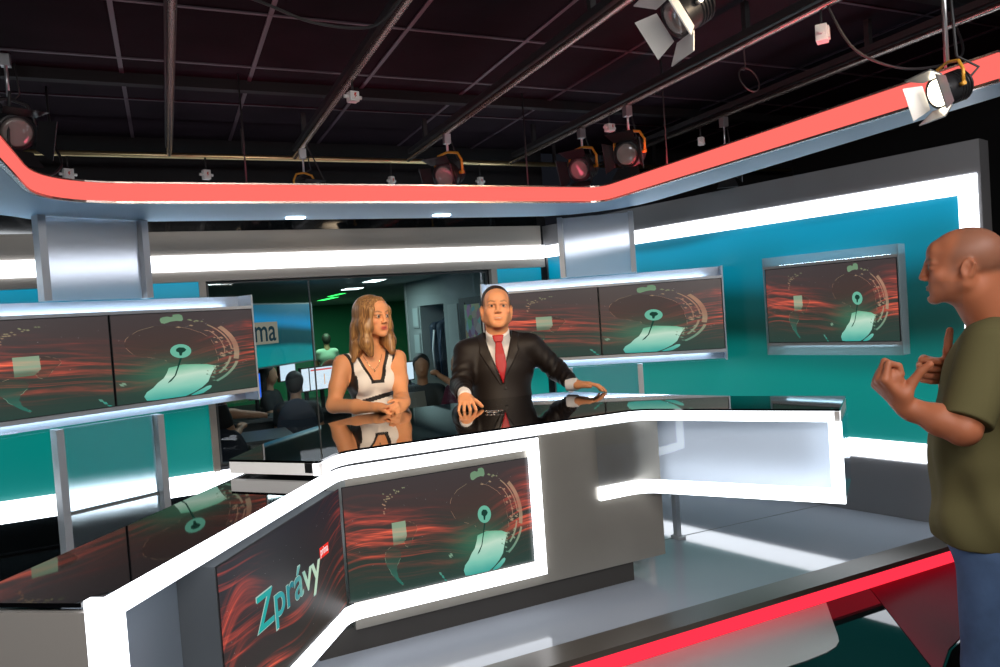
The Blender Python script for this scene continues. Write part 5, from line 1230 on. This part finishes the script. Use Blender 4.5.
o = MB(); o.obox((2.07, 6.25, .263), (Vector((.9, .3, 0)).normalized(), Vector((-.3, .9, 0)).normalized(), Vector((0, 0, 1))), .12, .07, .002); o = o.build('paper_sheet', MT['shirt']); tag(o, 'white paper lying on the newsroom desk behind the hands', 'paper')
t = empty('laptop', (2.05, 6.5, .2605)); tag(t, 'dark laptop open on the newsroom desk between woman and suited man', 'laptop'); b = MB(); b.box(1.90, 2.2, 6.4, 6.6, .2605, .278); b.build('keyboard_base', cab_m, t); b = MB(); b.prism([(1.90, 6.60), (2.2, 6.60), (2.2, 6.61), (1.90, 6.61)], .278, .47, 0, [(1.90, 6.66), (2.2, 6.66), (2.2, 6.67), (1.90, 6.67)]); b.build('lid', mat('laptop_lid', (.2, .22, .23), .4, .3), t)
def nchair(x, y, w, z1, m, lab):
    t = empty('office_chair', (x, y, ZF)); tag(t, lab, 'chair'); v = Vol((x-w, y-.2, -.15), (x+w, y+.15, z1+.1), .012); v.ell((x, y-.02, (z1-.05)/2+.02), (w*.9, .05, (z1+.12)/2), None, .02); skin_obj('backrest', v, m, t, t.location)
    b = MB(); b.lathe((x, y+.2, -.10), (0, 0, 1), [(0, .2), (.03, .24), (.08, .22)], 18); b.build('seat', m, t); b = MB(); b.tube([(x, y+.2, ZF+.07), (x, y+.2, -.101)], .03, 10); b.build('column', MT['black'], t)
    b = MB()
    for k in range(5): a = 2*pi*k/5; b.tube([(x, y+.2, ZF+.08), (x+.28*cos(a), y+.2+.28*sin(a), ZF+.045)], .018, 6); b.lathe((x+.28*cos(a)-.015, y+.2+.28*sin(a), ZF+.03), (1, 0, 0), [(0, .029), (.03, .029)], 10)
    b.build('base', MT['black'], t)
navy = mat('navy_fabric', (.012, .02, .04), .8)
nchair(1.05, 7.02, .21, .45, navy, 'navy high-backed office chair of the dark-haired woman at the blue monitor')
nchair(.35, 6.02, .19, .38, navy, 'dark office chair in front of the grey drawers at the left')
nchair(2.93, 14.65, .26, .42, mat('maroon_fabric', (.10, .008, .012), .8), 'maroon office chair of the man in the pale shirt at the green wall')
nchair(2.45, 6.95, .18, .4, navy, 'dark office chair of the person in maroon beside the suited man')
nchair(3.25, 13.35, .22, .40, navy, 'dark office chair of the blonde person far back')
# colleagues
def colleague(x, y, zh, yaw, top, hair, lab, skin=(.42, .22, .14), long=False, k=1., arm=None, sleeve=False):
    """seated colleague: head centre height zh; yaw 0 faces the studio"""
    base = (x, y, -.05); t = empty('person', base); tag(t, lab, 'person', None); h = .011*k
    F_ = A_([sin(yaw), -cos(yaw), 0]); X_ = A_([cos(yaw), sin(yaw), 0]); P = lambda a, f, z: A_([x, y, zh])+X_*a+F_*f+A_([0, 0, z])
    v = Vol(P(0, 0, -.66)-A_([.5, .5, 0]), P(0, 0, .15)+A_([.5, .5, 0]), h); RR = A_([X_, -F_, [0, 0, 1.]])
    v.ell(P(0, 0, .015), (.075, .093, .105), RR, .02); v.ell(P(0, .03, -.05), (.055, .06, .065), RR, .03); v.cone(P(0, .09, -.02), P(0, .10, -.035), .012, .014, .02); v.cone(P(0, -.01, -.08), P(0, -.02, -.2), .05, .06, .03)
    arms = [(P(q*.17, 0, -.25), P(q*.22, .08, -.50), P(q*.10, .32, -.46)) for q in (-1, 1)]
    if arm is not None: arms = [(arms[0][0], arms[0][1], arms[0][2]), (arms[1][0], A_(arm[0]), A_(arm[1]))]
    v.ell(P(0, 0, -.45), (.13, .09, .2), RR, .04)
    for sh, el, wr in arms:
        v.cone(sh, el, .045, .04, .03); v.cone(el, wr, .038, .026, .02); d = unitv(wr-el); v.ell(wr+d*.06, (.045, .045, .028), None, .02)
    skin_obj('body', v, mat('colleague_skin', skin, .6), t, base)
    w = Vol(P(0, 0, -.68)-A_([.5, .5, 0]), P(0, 0, 0)+A_([.5, .5, 0]), h); w.ell(P(0, 0, -.36), (.19, .12, .17), RR, .04); w.ell(P(0, 0, -.55), (.17, .125, .13), RR, .05); w.cone(P(-.13, -.01, -.235), P(.13, -.01, -.235), .06, .06, .05)
    for sh, el, wr in arms: w.cone(sh, el*(.95 if sleeve else .5)+sh*(.05 if sleeve else .5), .062, .054, .03)
    skin_obj('top', w, mat('colleague_top', top, .8), t, base)
    hv = Vol(P(0, 0, -.35)-A_([.2, .2, 0]), P(0, 0, .16)+A_([.2, .2, 0]), h); hv.ell(P(0, -.02, .035), (.088, .10, .10), RR, .02)
    if long: hv.cone(P(-.06, -.05, -.02), P(-.07, -.05, -.2), .045, .035, .03); hv.cone(P(.06, -.05, -.02), P(.07, -.05, -.2), .045, .035, .03); hv.cone(P(0, -.07, 0), P(0, -.07, -.2), .05, .04, .03)
    else: hv.ell(P(0, -.05, -.01), (.078, .07, .08), RR, .02)
    hv.op(P(0, 0, 0)-.2, P(0, 0, 0)+.2, lambda a, b_, c: np.maximum(.035-((a-x)*F_[0]+(b_-y)*F_[1]), (c-zh)-.055), .01, 's')
    skin_obj('hair', hv, mat('colleague_hair', hair, .6), t, base)
    return t
BLK = (.012, .009, .008)
colleague(2.93, 14.93, .86, pi*.98, (.30, .38, .35), BLK, 'person in a pale shirt with dark hair sitting far back at the green wall', k=1.2)
colleague(3.25, 13.6, .86, .6, (.35, .42, .2), (.45, .32, .12), 'blonde person far back, just behind the hair of the woman in white', long=True, k=1.2)
colleague(1.06, 8.97, .62, 1.1, (.02, .02, .025), BLK, 'dark-haired woman in black seen in profile beside the white monitor', long=True)
colleague(1.13, 7.50, .60, pi*.9, (.015, .018, .022), BLK, 'dark-haired woman seen from behind in front of the wide monitor', long=False)
colleague(2.40, 8.9, .86, 2.3, (.05, .25, .36), (.20, .11, .06), 'fair-haired person in a blue top behind the shoulder of the woman in white', long=True)
colleague(2.22, 7.75-.15, .66, .3, (.03, .05, .09), BLK, 'dark-haired person bending low right beside the arm of the woman in white')
colleague(2.30, 7.0, .68, -.3, (.03, .04, .05), BLK, 'dark-haired person resting the head near a hand, below the hanging suits')
colleague(2.52, 6.50, .70, -1.3, (.09, .008, .03), (.05, .03, .02), 'person in maroon leaning in beside the suited man\'s arm', arm=((2.42, 6.30, .50), (2.28, 6.42, .62)), sleeve=True)
colleague(.20, 6.62-.5, .84, 2.4, (.01, .01, .012), BLK, 'person in black whose forearm reaches out below the left display wall', arm=((.45, 6.28, .50), (.66, 6.22, .47)))
# lights of the newsroom
def nlight(loc, p, c, sz):
    l = bpy.data.lights.new('newsroom_light', 'AREA'); l.energy = p; l.color = c; l.size = sz; o = bpy.data.objects.new('newsroom_light', l); COL.objects.link(o); o.location = loc
nlight((2.0, 8.2, ZN-.03), 13, (.75, 1., .98), .5); nlight((.8, 6.6, ZN-.03), 5, (.75, .95, 1.), .4); nlight((2.9, 14.5, ZN-.03), 45, (.5, 1., .6), .9); nlight((4.5, 12, ZN-.03), 14, (.7, 1., .9), .9)
# ------------------------------------------------------------------ camera and light
cd = bpy.data.cameras.new('camera'); cam = bpy.data.objects.new('camera', cd); COL.objects.link(cam)
g_ = Vector((0.41451933, 0.90957966, -0.02895806)); r_ = Vector((0.90690147, -0.41552101, -0.06979984)); u_ = Vector((0.0755212, -0.00267128, 0.99714062))
m4 = Matrix((( r_.x, u_.x, -g_.x, 0), (r_.y, u_.y, -g_.y, 0), (r_.z, u_.z, -g_.z, 1.17), (0, 0, 0, 1))); cam.matrix_world = m4
cd.sensor_width = 36; cd.lens = 730*36/1000; cd.clip_start = .05; cd.clip_end = 100
SC.camera = cam
def area(name, loc, target, size, power, col=(1, 1, 1), sy=None):
    l = bpy.data.lights.new(name, 'AREA'); l.energy = power; l.color = col; l.size = size
    if sy: l.shape = 'RECTANGLE'; l.size_y = sy
    o = bpy.data.objects.new(name, l); COL.objects.link(o); o.location = loc; o.rotation_euler = (Vector(target)-Vector(loc)).to_track_quat('-Z', 'Y').to_euler(); return o
def spot(name, loc, target, power, ang, col=(1, 1, 1), size=.06, blend=.5):
    l = bpy.data.lights.new(name, 'SPOT'); l.energy = power; l.color = col; l.spot_size = radians(ang); l.spot_blend = blend; l.shadow_soft_size = size
    o = bpy.data.objects.new(name, l); COL.objects.link(o); o.location = loc; o.rotation_euler = (Vector(target)-Vector(loc)).to_track_quat('-Z', 'Y').to_euler(); return o
WARM = (1., .76, .50)
WOM = to_set((-.66, 3.8, 1.1)); MAN = to_set((0, 3.85, 1.1)); BLD = to_set((1.43, 2.25, 1.1))
spot('key_lamp', (-.2, 1.2, 2.3), WOM, 150, 34, WARM, .12)
spot('key_lamp', (1.9, 1.0, 2.3), WOM, 70, 34, WARM, .12)
spot('key_lamp', (.5, .9, 2.3), MAN, 150, 34, WARM, .12)
spot('key_lamp', (2.3, 1.2, 2.3), MAN, 60, 34, WARM, .12)
area('studio_softlight', (.4, -.6, 2.34), (1.2, 2.6, .4), 1.2, 75, (1., .95, .9))
area('studio_softlight', (2.0, .2, 2.34), (1.9, 2.6, .2), 1.0, 40, (.95, .97, 1.))
area('studio_softlight', (-1.4, .6, 2.34), (-.2, 2.6, .7), .8, 24, (.9, .95, 1.))
spot('backlight', (2.6, 3.0, 2.2), BLD, 55, 40, (1., .78, .6), .08)
spot('side_lamp', (.9, -.3, 2.1), BLD, 22, 40, (1., .72, .5), .12)
area('added_red_spill', (2.28, 2.3, 1.83), (2.28, 2.301, 3), .06, 5, (1., .10, .12), 2.0)  # added red light with no fixture, imitates upward spill of the red band
area('added_red_spill', (.9, 3.55, 1.83), (.9, 3.551, 3), 2.4, 3.5, (1., .12, .2), .06)  # added the same way, tints pipes and ceiling red
w = bpy.data.worlds.new('world'); SC.world = w; w.use_nodes = True; w.node_tree.nodes['Background'].inputs['Color'].default_value = (.02, .022, .03, 1); w.node_tree.nodes['Background'].inputs['Strength'].default_value = .3
SC.view_settings.view_transform = 'Standard'; SC.view_settings.look = 'None'; SC.view_settings.gamma = 1; SC.view_settings.use_curve_mapping = False; SC.view_settings.exposure = 0
SC.cycles.max_bounces = 10; SC.cycles.diffuse_bounces = 3; SC.cycles.glossy_bounces = 4; SC.cycles.transmission_bounces = 8; SC.cycles.transparent_max_bounces = 12
SC.cycles.use_denoising = True; SC.cycles.caustics_refractive = False; SC.cycles.caustics_reflective = False; SC.cycles.sample_clamp_indirect = 4
